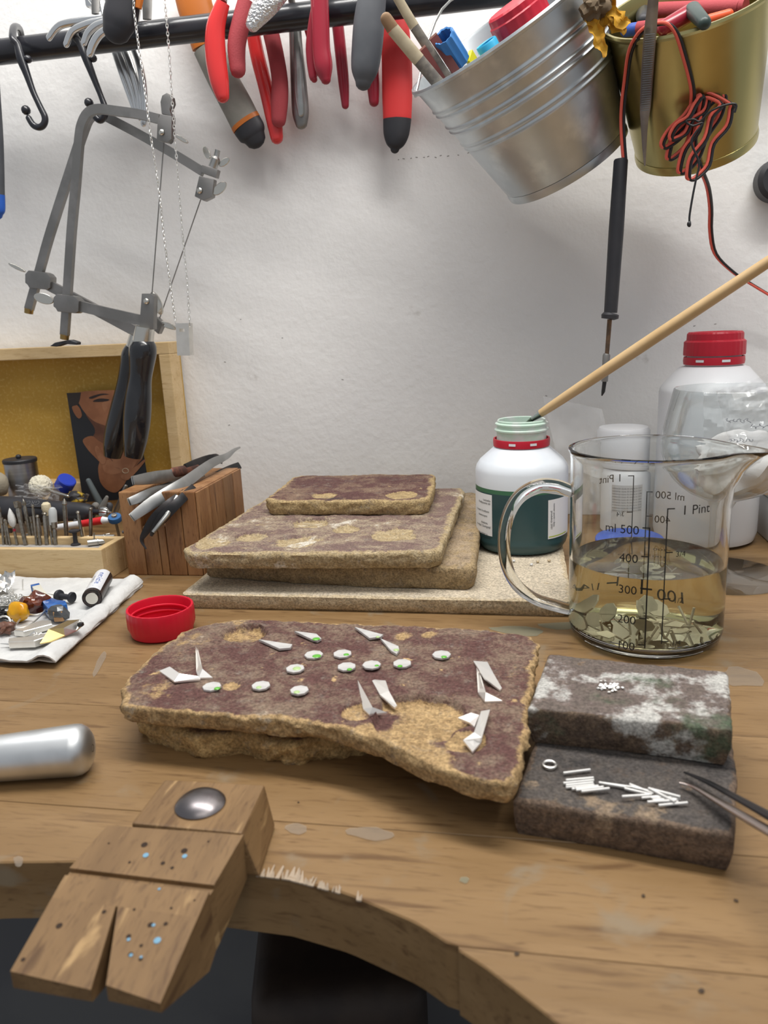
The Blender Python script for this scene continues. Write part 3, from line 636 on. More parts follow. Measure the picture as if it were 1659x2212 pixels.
dsteel = M('dull_steel', (.31, .30, .29), .46, 1, c2=(.25, .245, .235), ns=35, bump=.05, bs=120)
redg = M('glossy_red_grip', (.62, .035, .035), .22, coat=.4)
redd = M('dark_red_grip', (.30, .018, .035), .3, coat=.2)
redm = M('matt_red_rubber', (.36, .05, .06), .75, bump=.2, bs=700)
redr = M('red_rubber', (.60, .035, .035), .5)
blackr = M('black_rubber', (.022, .023, .028), .5, c2=(.03, .03, .035), ns=40)
greyr = M('grey_rubber', (.085, .09, .10), .55, c2=(.06, .065, .075), ns=20)
oranger = M('orange_plastic', (.48, .14, .02), .45)
olive = M('worn_grey_plastic', (.21, .205, .18), .55, c2=(.26, .25, .22), ns=40)
YF, YB = .712, .776
def plier(label, pivot, handles, group=None, gname='pliers', jm=None):
    pv = Y(pivot[0], pivot[1], .745); pv.z = max(pv.z, rail_z+RAILR+.008)
    t = thing(gname, label, 'pliers', pv, group); jm = jm or dsteel
    for pts, y, mat, flat in handles:
        ps, rs = PT([(a, b, y, r) for a, b, r in pts])
        up = pv+Vector((0, (y-.745)*.35, .004)); mid = Vector((ps[0].x*.6+up.x*.4, y, max(ps[0].z, rail_z+RAILR*.9)+.001)) if y > .75 else None
        obj('handle', tube(ps, rs, 16, flat=flat, ref=(0, 1, 0), sub=5, round_ends=(False, True)), mat, t)
        k = [ps[0]] + ([mid] if mid and mid.z > ps[0].z else []) + [up]
        obj('shank', tube(k, [rs[0]*.55]+[rs[0]*.5]*(len(k)-2)+[.004], 10), jm, t)
    obj('joint', bev(box(pv+Vector((0, 0, .006)), (.010, .012, .026), b=0), .002, 2), jm, t)
    obj('jaw', tube([pv+Vector((0, 0, .018)), pv+Vector((0, 0, .05))], [.007, .003], 10, flat=.7, ref=(0, 1, 0)), jm, t)
    return t
ch = [(([(222, 38, 7), (180, 44, 8), (130, 55, 8), (106, 82, 7)]), [(236, 70, 8), (254, 130, 8), (274, 190, 7), (290, 236, 6)]),
      (([(226, 42, 7), (190, 52, 8), (157, 68, 8), (143, 96, 7)]), [(242, 70, 8), (268, 140, 8), (288, 200, 7), (297, 250, 6)]),
      (([(229, 46, 7), (207, 56, 8), (190, 72, 8), (181, 93, 7)]), [(256, 70, 8), (282, 140, 8), (299, 200, 8), (303, 256, 6)]),
      (([(234, 62, 8), (214, 76, 9), (201, 96, 9), (194, 116, 8)]), [(275, 70, 8), (300, 135, 8), (311, 200, 8), (310, 268, 7)])]
cl = ['bare chrome pliers draped over the rail, longest handle nearest the empty hook', 'bare chrome pliers draped over the rail, second from the empty hook', 'bare chrome pliers draped over the rail, third from the empty hook', 'bare chrome pliers draped over the rail, beside the black-handled snips']
for i, (f_, b_) in enumerate(ch):
    plier(cl[i], (200+30*i, 0), [(f_, .722-.006*i, chrome_m, .8), (b_, YB-.001*i, chrome_m, .6)], 'chrome pliers on the rail', jm=chrome_m)
# snips with wide black handle
t = thing('tin_snips', 'snips with a wide black handle end and orange stripe', 'snips', Y(262, 20, .70))
ps, rs = PT([(280, -70, .70, 34), (268, 0, .70, 37), (259, 40, .70, 39), (253, 62, .70, 33)])
obj('handle', tube(ps, rs, 20, flat=.62, ref=(0, 1, 0), sub=4, round_ends=(False, True)), blackr, t)
ps, rs = PT([(309, -70, .697, 9), (303, -10, .697, 9), (299, 18, .697, 7)]); obj('stripe', tube(ps, rs, 8), oranger, t)
for q in ((206, -45, 206, 30, 11), (318, -45, 318, 42, 13)): ps, rs = PT([(q[0], q[1], .725, q[4]), (q[2], q[3], .722, q[4]*.8)]); obj('blade', tube(ps, rs, 8, flat=.35, ref=(0, 1, 0)), dsteel, t)
# scraper: orange, grey, black
t = thing('scraper', 'scraper with orange collar, grey handle and black end behind the rail', 'scraper', Y(470, 150, YB))
def seg(name, pts, y, mat, flat, par, ends=(False, True), n=16):
    ps, rs = PT([(a, b, y, r) for a, b, r in pts]); return obj(name, tube(ps, rs, n, flat=flat, ref=(0, 1, 0), sub=4, round_ends=ends), mat, par)
seg('collar', [(405, -60, 40), (420, 10, 40), (436, 60, 37), (447, 100, 34)], YB, oranger, .45, t, (False, False))
seg('grip', [(447, 100, 33), (478, 165, 33), (512, 228, 34), (529, 262, 34)], YB, olive, .45, t, (False, False))
seg('band', [(528, 260, 34.5), (533, 269, 34.5)], YB, oranger, .46, t, (False, False), 16)
seg('end_cap', [(533, 269, 34), (545, 288, 32), (550, 297, 25)], YB, blackr, .45, t)
plier('pliers with bright glossy red grips, hung by the matt red pair', (500, -60), [([(482, 6, 15), (466, 60, 21), (466, 120, 23), (474, 175, 21), (481, 208, 15)], YF, redg, .8), ([(545, 60, 15), (556, 120, 16), (574, 190, 16), (590, 250, 18), (598, 298, 14)], YB, redg, .8)])
plier('pliers with matt red rubber grips, behind the glossy red pair', (545, -70), [([(530, 0, 16), (520, 50, 20), (511, 100, 20), (514, 152, 17)], YF+.004, redm, .8), ([(580, 50, 18), (594, 110, 18), (604, 170, 18), (604, 215, 19), (602, 260, 16)], YB-.006, redm, .8)])
orn = M('engraved_silver', (.74, .74, .73), .22, 1, bump=.9, bs=420, bd=.002)
t = plier('pliers with an engraved silver handle and a hollow steel handle', (610, -70), [([(604, -30, 30), (578, 5, 29), (560, 30, 24), (546, 52, 17)], YF-.012, orn, .55), ([(636, 40, 13), (640, 110, 15), (645, 180, 18), (649, 240, 19), (651, 266, 14)], YB, dsteel, .5)])
ps, rs = PT([(638, 60, YB-.006, 6), (642, 120, YB-.006, 9), (647, 200, YB-.007, 11), (650, 245, YB-.006, 7)]); obj('channel', tube(ps, rs, 12, flat=.3, ref=(0, 1, 0), sub=4, round_ends=(True, True)), steel_m, t)
plier('pliers with long glossy dark red grips', (700, -70), [([(690, -10, 20), (692, 50, 20), (694, 105, 20), (699, 145, 20), (704, 172, 11)], YF, redd, .8), ([(728, 40, 13), (735, 105, 13), (742, 175, 12), (746, 228, 8)], YB, redd, .8)])
plier('slim dark red handled pliers tucked behind the long dark red pair', (672, -70), [([(684, 0, 9), (676, 54, 11), (672, 108, 12), (676, 160, 10), (679, 172, 7)], YF+.007, redd, .8), ([(660, 40, 8), (664, 60, 8), (668, 78, 7)], YB, redd, .8)])
plier('pliers with one thick charcoal grip and one dark red grip', (815, -80), [([(806, -20, 30), (798, 40, 34), (793, 100, 34), (788, 150, 30), (785, 178, 18)], YF-.006, greyr, .75), ([(800, 60, 12), (803, 120, 13), (806, 180, 14), (808, 220, 11)], YB, redd, .8)])
t = plier('pliers with a broad red grip ending in black', (850, -80), [([(848, 10, 29), (853, 60, 31), (857, 130, 33), (858, 200, 33), (858, 256, 31)], YB-.002, redr, .5)])
seg('end_cap', [(858, 256, 31), (856, 290, 28), (854, 312, 20), (853, 322, 10)], YB-.002, blackr, .5, t)
# sliver of a blue ended tool at the left edge
t = thing('needle_file', 'grey tool with a blue end hanging from the rail end', 'hand tool', Y(-6, 300, .752))
seg('shank', [(-14, 60, 8), (-12, 180, 12), (-8, 300, 16), (-7, 420, 18)], .752, greyr, .6, t, (False, False)); seg('blue_end', [(-7, 420, 18.5), (-6, 452, 18), (-6, 462, 13)], .752, M('blue_plastic', (.02, .10, .45), .4), .6, t)
obj('hanging_loop', tube([Y(-14, 60, .752)+Vector((0, 0, -.002)), Vector((Y(-14, 60, .752).x, .772, rail_z)), Vector((Y(-14, 60, .752).x, .745, rail_z+RAILR+.003)), Vector((Y(-14, 60, .752).x, .719, rail_z)), Y(-14, 60, .752)+Vector((0, -.002, -.002))], .0015, 8, sub=5), steel_m, t)
# ================================================================== two jeweller's saws
def bar(name, pts, y, wpx, dep, mat, par, label=None):
    ps = [Y(a, b, yy) for a, b, yy in [(p[0], p[1], p[2] if len(p) > 2 else y) for p in pts]]
    w_ = wpx*mpp(ps[0])/2; pr = [(dep/2, -w_), (dep/2, w_), (-dep/2, w_), (-dep/2, -w_)]
    ps, _ = smooth_path(ps, None, 5) if len(ps) > 3 else (ps, None)
    return obj(name, sweep(ps, pr, ref=(0, 1, 0)), mat, par, label, smooth=True, ang=30)
def plate(name, poly, y, dep, mat, par, b=.0006):
    ps = [Y(a, b_, y) for a, b_ in poly]; return obj(name, bev(prism(ps, (0, dep, 0)), b, 2), mat, par)
def disc(name, px, py, rpx, y, dep, mat, par, n=16, ell=1.0, ang=0, tilt=0):
    c = Y(px, py, y); r = rpx*mpp(c); poly = []
    for i in range(n):
        a = 2*PI*i/n; u, v = r*math.cos(a), r*ell*math.sin(a); uu = u*math.cos(ang)-v*math.sin(ang); vv = u*math.sin(ang)+v*math.cos(ang)
        poly.append(c+Vector((uu, uu*tilt, -vv)))
    return obj(name, bev(prism(poly, (0, dep, 0)), .0004, 1), mat, par)
blackw = M('black_lacquered_wood', (.010, .011, .014), .22, coat=.5, c2=(.016, .017, .02), ns=30, c3=(.12, .12, .11), ns3=95, lo3=.74, hi3=.78)
brass_m = M('dirty_brass', (.35, .24, .09), .4, 1)
nick = M('nickel', (.66, .64, .58), .2, 1)
def saw(label, main, bend_y, top_end, arm, blade, handle, ferr, y, clampc, wings, screws, plates):
    t = thing('jewellers_saw', label, 'saw frame', Y(main[-1][0], main[-1][1], y))
    bar('frame', main, y, 19, .0052, dsteel, t)
    bar('arm', arm, y, 22, .005, dsteel, t)
    a = clampc; plate('slide_clamp', [(a[0]-27, a[1]-13), (a[0]-20, a[1]-21), (a[0]+14, a[1]-17), (a[0]+21, a[1]-14), (a[0]+28, a[1]-6), (a[0]+27, a[1]+17), (a[0]+20, a[1]+21), (a[0]-18, a[1]+17), (a[0]-22, a[1]+10), (a[0]-27, a[1]+6)], y-.0055, .011, dsteel, t)
    for pl_ in plates: plate('blade_clamp', pl_, y-.005, .008, dsteel, t)
    for w_ in wings: disc('wing_screw', w_[0], w_[1], w_[2], y+w_[6] if len(w_) > 6 else y, .0016, nick, t, 18, w_[3], w_[4], w_[5] if len(w_) > 5 else 0)
    for s in screws:
        c = Y(s[0], s[1], y-.0055); r = 6.5*mpp(c); obj('screw_head', lathe([(r, 0), (r*.95, .0008), (r*.6, .0016), (0, .002)], c, (0, -1, 0), 14), nick, t)
    obj('blade', tube([Y(*blade[0], y), Y(*blade[1], y)], .00055, 6), dsteel, t)
    ps, rs = PT([(a_, b_, y, r) for a_, b_, r in handle]); obj('handle', tube(ps, rs, 28, sub=5, round_ends=(False, False)), blackw, t, 'black lacquered turned wooden handle')
    ps, rs = PT([(a_, b_, y, r) for a_, b_, r in ferr]); obj('ferrule', tube(ps, rs, 24), nick, t)
    e = main[-1]; ps, rs = PT([(e[0], e[1]-1, y, 9.5), (e[0]-1, e[1]+9, y, 9)]); obj('brass_tip', tube(ps, rs, 14), brass_m, t)
    return t
YA, YBk = .706, .736
saw('saw frame with a black handle in front, hooked at its bend', [(345, 258), (300, 247), (250, 240), (215, 236), (193, 243), (179, 265), (172, 300), (164, 400), (155, 500), (147, 620), (140, 724)], 0, None, [(168, 660), (230, 675), (306, 692)], ((354, 308), (328, 640)),
    [(308, 737, 22), (309, 748, 28), (308, 765, 29), (306, 790, 26), (303, 820, 24), (299, 862, 28), (296, 905, 29), (293, 945, 26), (290, 972, 22), (288, 986, 19)], [(313, 706, 20), (312, 716, 21), (309, 738, 22)], YA, (142, 656),
    [(94, 645, 20, .55, .35, .3), (338, 655, 25, .34, 1.35, .8, .004), (392, 300, 14, .3, .6, .5, .004)], [(316, 651), (349, 286)],
    [[(306, 634), (326, 634), (333, 640), (331, 712), (300, 712)], [(345, 246), (371, 250), (370, 300), (362, 308), (338, 302), (340, 262)], [(349, 246), (346, 220), (350, 206), (360, 200), (370, 208), (372, 222), (366, 236), (370, 250)]])
tB = saw('saw frame with a black handle behind the other saw, crossing it', [(440, 372), (380, 335), (310, 295), (240, 258), (212, 246), (193, 255), (180, 285), (160, 345), (110, 500), (88, 578), (63, 668)], 0, None, [(100, 613), (190, 660), (298, 718)], ((434, 430), (344, 690)),
    [(292, 752, 20), (287, 768, 24), (283, 790, 23), (275, 830, 22), (264, 880, 24), (254, 925, 25), (247, 960, 23), (243, 986, 18)], [(299, 726, 19), (292, 753, 20)], YBk, (81, 605),
    [(36, 578, 18, .22, .55, .4), (362, 703, 20, .3, .45, .5), (474, 407, 18, .5, -.75, .4), (446, 330, 14, .5, 1.2, 0), (484, 350, 14, .5, -.5, 0)], [(431, 412)],
    [[(430, 380), (462, 387), (458, 425), (440, 434), (420, 424)], [(436, 356), (470, 366), (466, 384), (432, 372)], [(337, 684), (352, 700), (342, 722), (330, 712)]])
ps, rs = PT([(459, 362, YBk-.001, 10), (466, 343, YBk-.001, 10), (467, 338, YBk-.001, 6), (470, 324, YBk-.001, 6)]); obj('clamp_bolt', tube(ps, rs, 14), steel_m, tB)
obj('crossbar_wing', bev(prism([Y(a, b, YA-.002) for a, b in [(107, 748), (118, 740), (150, 734), (166, 739), (166, 745), (140, 743), (122, 749)]], (0, .008, 0)), .0006, 1), blackr, None, 'dark twisted wing screw under the front saw frame', 'wing screw')
# ================================================================== necklace
def chain_geo(pts, step=.0022, r=.00085, w=.00028, seed=0):
    P, _ = smooth_path([Vector(p) for p in pts], None, 10); d = [0]
    for a, b in zip(P, P[1:]): d.append(d[-1]+(b-a).length)
    n = max(2, int(d[-1]/step)); gs = []; j = 0; rr = random.Random(seed)
    for i in range(n):
        t = d[-1]*(i+.5)/n
        while d[j+1] < t: j += 1
        k = (t-d[j])/max(1e-9, d[j+1]-d[j]); c = P[j].lerp(P[j+1], k); T = (P[j+1]-P[j]).normalized()
        N = T.orthogonal().normalized(); N.rotate(Matrix.Rotation((i % 2)*PI/2+.4+rr.uniform(-.2, .2), 3, T))
        ln = step*.72
        ring = [c+T*(ln*math.cos(a))+N*(r*math.sin(a)) for a in [2*PI*q/8 for q in range(8)]]
        gs.append(tube(ring, w, 5, closed=True))
    return join(*gs)
YN = .694
t = thing('necklace', 'fine silver chain necklace with a rectangular pendant', 'necklace', Y(394, 768, YN))
cpts = [(380, 699), (368, 615), (353, 500), (344, 416), (325, 289), (311, 181), (293, 51), (289, 0), (300, -60), (330, -75), (352, -50), (356, 0), (365, 108), (371, 203), (380, 325), (394, 500), (404, 605), (410, 705)]
obj('chain', chain_geo([Y(a, b, YN+(.004 if b < -40 else 0)) for a, b in cpts], .0030, .0010, .00034), silver_m, t)
pm = M('brushed_silver', (.80, .78, .73), .42, 1, c2=(.74, .72, .67), ns=90)
fr = [Y(a, b, YN-.002) for a, b in [(379, 698), (407, 698), (410, 768), (383, 768)]]
hole = [Y(a, b, YN-.002) for a, b in [(387, 710), (398, 710), (399, 717), (388, 717)]]
V = [*fr, *hole]; V += [v+Vector((.0015, .006, 0)) for v in V]
F = [(0, 1, 5, 4), (1, 2, 6, 5), (2, 3, 7, 6), (3, 0, 4, 7)]; F += [tuple(i+8 for i in f)[::-1] for f in F]
F += [(i, (i+1) % 4, 8+(i+1) % 4, 8+i) for i in range(4)]+[(4+i, 4+(i+1) % 4, 12+(i+1) % 4, 12+i) for i in range(4)]
obj('pendant', (V, F), pm, t, 'upright silver bar pendant with a small window', smooth=False)
# ================================================================== contents of the zinc bucket
def inb(px, py, y): return Y(px, py, y)
woodb = M('brown_stick', (.26, .15, .08), .6, c2=(.32, .20, .11), ns=60)
tape_m = M('masking_tape', (.50, .43, .30), .8, c2=(.45, .38, .26), ns=120)
emery = M('emery_paper', (.16, .145, .13), .9, c2=(.22, .20, .17), ns=200)
pinkw = M('pink_wood', (.50, .25, .20), .7); redw = M('red_brown_stick', (.22, .06, .055), .7, c2=(.16, .05, .045), ns=60)
bd = -bax                                   # down into the bucket
brim = bpos+bax*ZL
def stick(name, label, cat, segs, cross, flat=.35, group=None):
    """segs run from the free end to the bucket mouth; the stick crosses the rim plane at pixel cross and goes on inside"""
    C_ = rimx(cross[0], cross[1], bpos, bax, ZL); f0 = segs[0][1][0]; F_ = Y(f0[0], f0[1], C_.y+bax.y*.05); t = thing(name, label, cat, C_, group)
    ys = lambda py: F_.y+(C_.y-F_.y)*(py-f0[1])/(cross[1]-f0[1])
    for i, (nm, pts, mat) in enumerate(segs):
        ps, rs = PT([(p[0], p[1], ys(p[1]), p[2]) for p in pts])
        if i == len(segs)-1: ps.append(C_+(C_-F_).normalized()*.03+(bpos-C_)*.12); rs.append(rs[-1])
        obj(nm, tube(ps, rs, 14, flat=flat, ref=(0, 1, 0), round_ends=(i == 0, False)), mat, t)
    return t
ytop = .655
stick('sanding_stick', 'taped sanding stick with rounded brown end, in the zinc bucket', 'stick', [('end', [(834, 40, 13), (848, 62, 14)], woodb), ('tape', [(848, 62, 14), (905, 130, 14)], tape_m), ('shaft', [(905, 130, 13.5), (945, 178, 13.5)], emery)], (945, 178))
stick('sanding_stick', 'taped sanding stick with a dark shaft, behind the brown ended one', 'stick', [('tape', [(852, -16, 10), (895, 58, 11)], tape_m), ('shaft', [(895, 58, 10.5), (962, 160, 10.5)], emery)], (962, 160))
for (a, b, c, d, lb) in ((912, 107, 957, 182, 'red-brown square stick with pink end grain, by the taped sticks'), (936, 80, 985, 160, 'red-brown square stick with pink end, behind the blue cap')):
    C_ = rimx(c-6, d-14, bpos, bax, ZL); y_ = C_.y+bax.y*.02
    t = thing('wood_stick', lb, 'stick', C_); p0 = Y(a, b, y_); p1 = C_+(C_-p0).normalized()*.03; R3 = frame_from(p1-p0, (0, 1, 0)); L_ = (p1-p0).length; h = 9*mpp(p0)
    obj('shaft', box((p0+p1)/2, (h*2, h*2, L_), M3=R3), redw, t, smooth=False); obj('end_grain', box(p0-(p1-p0).normalized()*.0006, (h*2, h*2, .0012), M3=R3), pinkw, t, smooth=False)
bluep = M('blue_cap_plastic', (.05, .21, .52), .4, sss=.1); cyanp = M('cyan_plastic', (.04, .38, .62), .4)
clearp = M('clear_plastic', (.75, .78, .72), .15, alpha=.35); yellowp = M('yellow_plastic', (.78, .70, .02), .45)
def proj(P): d = P-CAM; z = d.dot(fwd); return FW/2+FPX*d.dot(RGT)/z, FH/2-FPX*d.dot(UPV)/z
def seat(px, py, r, l0, l1):
    """point near the zinc bucket's mouth, clear of its wall, that lies on the pixel's line of sight"""
    A = (RGT-bax*RGT.dot(bax)).normalized(); B = bax.cross(A); best = None; R_ = ZRT-.010-r
    for i in range(-16, 17):
        for j in range(-16, 17):
            u_, v_ = R_*i/16, R_*j/16
            if u_*u_+v_*v_ > R_*R_: continue
            for k in range(12):
                P = bpos+bax*(ZL+l0+(l1-l0)*k/11)+A*u_+B*v_; q = proj(P); e = (q[0]-px)**2+(q[1]-py)**2+.02*(k*k)+(u_*u_+v_*v_)*2e4
                if best is None or e < best[0]: best = (e, P)
    return best[1]
def ribcap(n_r, amp): return lambda r, h, t: (r+amp*math.cos(t*n_r) if r > .002 else r, h)
C_ = rimx(992, 132, bpos, bax, ZL); P0 = Y(958, 78, C_.y+bax.y*.05); ax = C_-P0; L_ = ax.length; r = 24*mpp(P0)
t = thing('marker', 'marker pen with an open ribbed blue cap in the zinc bucket', 'marker', P0+ax)
obj('cap', lathe([(0, L_*.92), (r*.72, L_*.9), (r*.76, .0), (r*.9, -.0005), (r, .0008), (r, L_), (r*.8, L_), (0, L_)], P0, ax, 40, fn=ribcap(10, .0004)), bluep, t)
obj('barrel', lathe([(0, L_), (r*.86, L_), (r*.86, L_+.03), (0, L_+.03)], P0, ax, 24), clearp, t)
P1 = P0+ax*1.08+RGT*.006; obj('yellow_tag', box(P0+ax*1.05+RGT*.0095+UPV*.001, (.010, .003, .011), M3=frame_from(ax)), yellowp, t)
P0 = seat(1050, 93, 24*S_, -.004, .02); r = 24*mpp(P0); ax = bd
t = thing('marker', 'marker pen with a round cyan cap in the zinc bucket', 'marker', P0+ax*.07)
obj('cap', lathe([(0, .02), (r*.78, .02), (r*.82, 0), (r*.92, -.0006), (r, .0005), (r, .03), (0, .03)], P0, ax, 32), cyanp, t); obj('barrel', lathe([(0, .03), (r*.9, .03), (r*.9, .08), (0, .08)], P0, ax, 24), plast_w, t)
P0 = seat(1106, 8, 66*S_, .004, .05); r = 64*mpp(P0); ax = bd
t = thing('plastic_bottle', 'bottle with a big red ribbed cap in the zinc bucket', 'bottle', P0+ax*.07)
obj('cap', lathe([(0, 0), (r*.86, 0), (r*.93, .0015), (r*.95, .006), (r, .007), (r, .026), (r*1.02, .027), (r*1.02, .033), (0, .033)], P0, ax, 72, fn=knurl(.0005, 20)), red_m, t); obj('body', lathe([(0, .033), (r*.9, .033), (r*.9, .075), (0, .075)], P0, ax, 40), plast_w, t)
# ================================================================== contents of the gold bucket
def cyl(name, a, b, ya, yb, ra, rb, mat, par, ends=(True, True), label=None, n=18):
    if ya == 'g': A_, B_ = (rimx(q[0], q[1], gpos, gax, GL, yb) for q in (a, b))
    else: A_, B_ = Y(a[0], a[1], ya), Y(b[0], b[1], yb)
    return obj(name, tube([A_, B_], [ra*mpp(A_), rb*mpp(B_)], n, round_ends=ends), mat, par, label)
t = thing('grip_tool', 'dull red cylindrical tool handle lying in the gold bucket', 'tool handle', Y(1520, 30, .67)); cyl('grip', (1420, 22), (1600, 14), 'g', -.012, 15, 15, redm, t, (True, False)); cyl('end_ring', (1600, 14), (1611, 13), 'g', -.012, 15.5, 15.5, redm, t, (False, False))
t = thing('craft_knife', 'red craft knife with a dark green end in the gold bucket', 'knife', Y(1470, 50, .655)); cyl('grip', (1436, 60), (1490, 28), 'g', 0.004, 17, 18, redd, t, (True, False)); cyl('end_cap', (1496, 22), (1522, 50), 'g', 0.006, 17, 14, M('dark_green_plastic', (.03, .05, .045), .4), t)
t = thing('orange_handle', 'bright orange flat handle tip in the gold bucket', 'tool handle', Y(1550, 40, .66)); cyl('tip', (1532, 44), (1575, 30), 'g', -.006, 12, 10, M('bright_orange', (.75, .10, .03), .4), t)
t = thing('felt_pen', 'blue and red felt pen lying in the gold bucket', 'pen', Y(1375, 66, .663)); cyl('cap', (1352, 66), (1378, 62), 'g', -.010, 13, 13, M('pen_blue', (.04, .10, .42), .4), t, (True, False)); cyl('barrel', (1378, 62), (1450, 52), 'g', -.010, 14, 13, redm, t, (False, True))
t = thing('black_marker', 'black marker end behind the tweezers in the gold bucket', 'marker', Y(1390, 30, .675)); cyl('knob', (1388, 22), (1390, 44), 'g', -.012, 16, 15, blackr, t)
# tweezers hung on the front of the gold bucket
twm = M('tweezer_steel', (.20, .19, .185), .36, 1, c2=(.27, .26, .24), ns=50)
def tweezers(name, label, pts, y0, y1, mat, ridges=None, spread=.0016, group=None, yfun=None):
    t = thing(name, label, 'tweezers', Y(pts[-1][0], pts[-1][1], y1), group); n = len(pts)
    for s in (-1, 1):
        ps, rs = PT([(p[0]+s*p[2]*.12, p[1], yfun(p[1]) if yfun else y0+(y1-y0)*i/(n-1), p[2]) for i, p in enumerate(pts)])
        ps = [p+Vector((0, s*spread*(.4+.6*(1-abs(2*i/(n-1)-1))), 0)) for i, p in enumerate(ps)]
        obj('arm', tube(ps, rs, 10, flat=.12, ref=(0, 1, 0), sub=3), mat, t)
    if ridges:
        a, b, k = ridges; gs = []
        for i in range(k):
            q = a+(b-a)*i/(k-1); tt = 0
            for j in range(n-1):
                if pts[j][1] <= q <= pts[j+1][1]: f = (q-pts[j][1])/(pts[j+1][1]-pts[j][1]); cx_ = pts[j][0]+(pts[j+1][0]-pts[j][0])*f; rr = pts[j][2]+(pts[j+1][2]-pts[j][2])*f; yy = yfun(q) if yfun else y0+(y1-y0)*(j+f)/(n-1)
            A_ = Y(cx_-rr*.8, q+1, yy-.0034-spread); B_ = Y(cx_+rr*.8, q-1, yy-.0034-spread); gs.append(tube([A_, B_], .00045, 5))
        obj('grip_ridges', join(*gs), mat, t)
    return t
gf = (gpos+gax*GL).y-GRT
p_a, p_b = hit(1404, 95, gpos, gax, GRB, GRT, GL, .003), hit(1396, 335, gpos, gax, GRB, GRT, GL, .003)
sl_ = (p_b.y-p_a.y)/240
tweezers('tweezers', 'long steel tweezers hung upright against the gold bucket', [(1413, -40, 12), (1411, 0, 11), (1408, 35, 12), (1404, 75, 13), (1398, 160, 12.5), (1394, 230, 11), (1392, 262, 8), (1392, 320, 4.5), (1393, 358, 1.8)], p_a.y-sl_*135-.003, p_b.y+sl_*23-.003, twm, (74, 238, 34), yfun=lambda py: p_a.y+sl_*(py-95)-.003)
# ================================================================== wire and soldering iron
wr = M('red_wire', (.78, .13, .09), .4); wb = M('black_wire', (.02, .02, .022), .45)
YI = .655
iron = thing('soldering_iron', 'slim black soldering iron hanging by its red and black wire', 'soldering iron', Y(1303, 852, YI))
def tb(name, lst, y, mat, n=18, sub=0, flat=1): ps, rs = PT([(a, b, y, r) for a, b, r in lst]); return obj(name, tube(ps, rs, n, sub=sub, flat=flat, ref=(0, 1, 0) if flat != 1 else None), mat, iron)
tb('handle', [(1341, 343, 13), (1341, 347, 15), (1331, 500, 16), (1319, 676, 14)], YI, blackr)
tb('flange', [(1319, 676, 14), (1318, 680, 18.5), (1317.5, 688, 18), (1317, 690, 9)], YI, blackr)
tb('shaft', [(1317, 690, 5), (1311, 766, 4.5)], YI, M('rusty_steel', (.20, .12, .07), .55, .6, c2=(.10, .07, .05), ns=90)); tb('sleeve', [(1311, 764, 6.5), (1310, 768, 8), (1306, 824, 7)], YI, dsteel)
tb('tip', [(1306, 824, 4.5), (1303, 846, 4), (1300, 855, 1.2)], YI, wb)
rf = hit(1440, 100, gpos, gax, GRB, GRT, GL).y-.003
def gh(px, py, off=.003):
    p = hit(px, py, gpos, gax, GRB, GRT, GL); return (p.y if p else rf)-off
wp = [(1349, 346, .655), (1346, 310, .655), (1344, 263, .654), (1346, 220, .650), (1351, 180, .645), (1360, 116, min(.64, gh(1362, 116))), (1377, 79, rf+.006), (1400, 58, rf-.004), (1430, 50, rf-.008), (1449, 56, rf-.008), (1464, 78, rf-.005), (1477, 119, gh(1477, 119)), (1490, 166, gh(1490, 166)), (1496, 199, gh(1496, 199)), (1494, 232, gh(1494, 232)), (1488, 258, gh(1488, 258))]
# bundled coil, tied round the middle
c0 = (1506, 270); lobes = []
br_ = random.Random(5)
coil = []
for k, (upx, upy, dnx, dny, wd) in enumerate([(1548, 176, 1444, 345, 17), (1562, 205, 1470, 372, 20), (1540, 196, 1432, 318, 16), (1575, 222, 1490, 388, 22), (1530, 210, 1452, 300, 14)]):
    for a in range(12):
        th = 2*PI*a/12; s = math.cos(th); f = (1+s)/2; pinch = .35+.65*abs(s)**1.2*1.1
        x = dnx+(upx-dnx)*f; y = dny+(upy-dny)*f; dx, dy = (upx-dnx), (upy-dny); L_ = math.hypot(dx, dy); nx, ny = -dy/L_, dx/L_
        o_ = math.sin(th)*wd*(1.0 if abs(s) > .35 else .45)
        coil.append((x+nx*o_+br_.uniform(-2, 2), y+ny*o_+br_.uniform(-2, 2), gh(1506, 270, .006)-.0022*k+math.sin(th)*.003))
tail = [(1500, 300, gh(1500, 300, .008)), (1506, 340, gh(1500, 340, .006)), (1516, 370, gh(1505, 365, .006)), (1529, 405, .69), (1535, 450, .715), (1535, 500, .735), (1545, 548, .75), (1580, 585, .765), (1620, 612, .775), (1700, 660, .78)]
full = [Y(*p) for p in wp]+[Y(*p) for p in coil]+[Y(*p) for p in tail]
fp, _ = smooth_path(full, None, 4)
for dx, mt in ((-.0010, wr), (.0012, wb)):
    ps = [p+RGT*dx+UPV*(-.0004 if dx > 0 else .0004)+vdir(p)*(.0006 if dx > 0 else 0) for p in fp]
    obj('wire', tube(ps, .00115, 8), mt, iron)
tie = [(1587, 243), (1590, 226), (1570, 226), (1535, 240), (1512, 262), (1498, 258), (1482, 262), (1496, 272), (1518, 266), (1500, 290), (1494, 310), (1510, 352), (1504, 385), (1497, 420), (1490, 462), (1489, 480)]
tps = [Y(a, b, gh(1506, 270, .020)) for a, b in tie]; tps, _ = smooth_path(tps, None, 4)
obj('tie_string', tube(tps, .0008, 6), wb, iron, 'black tie string'); obj('tie_knot', blob(Y(1489, 484, gh(1506, 270, .020)), (.0016, .0016, .0022), .3, sub=2), wb, iron)
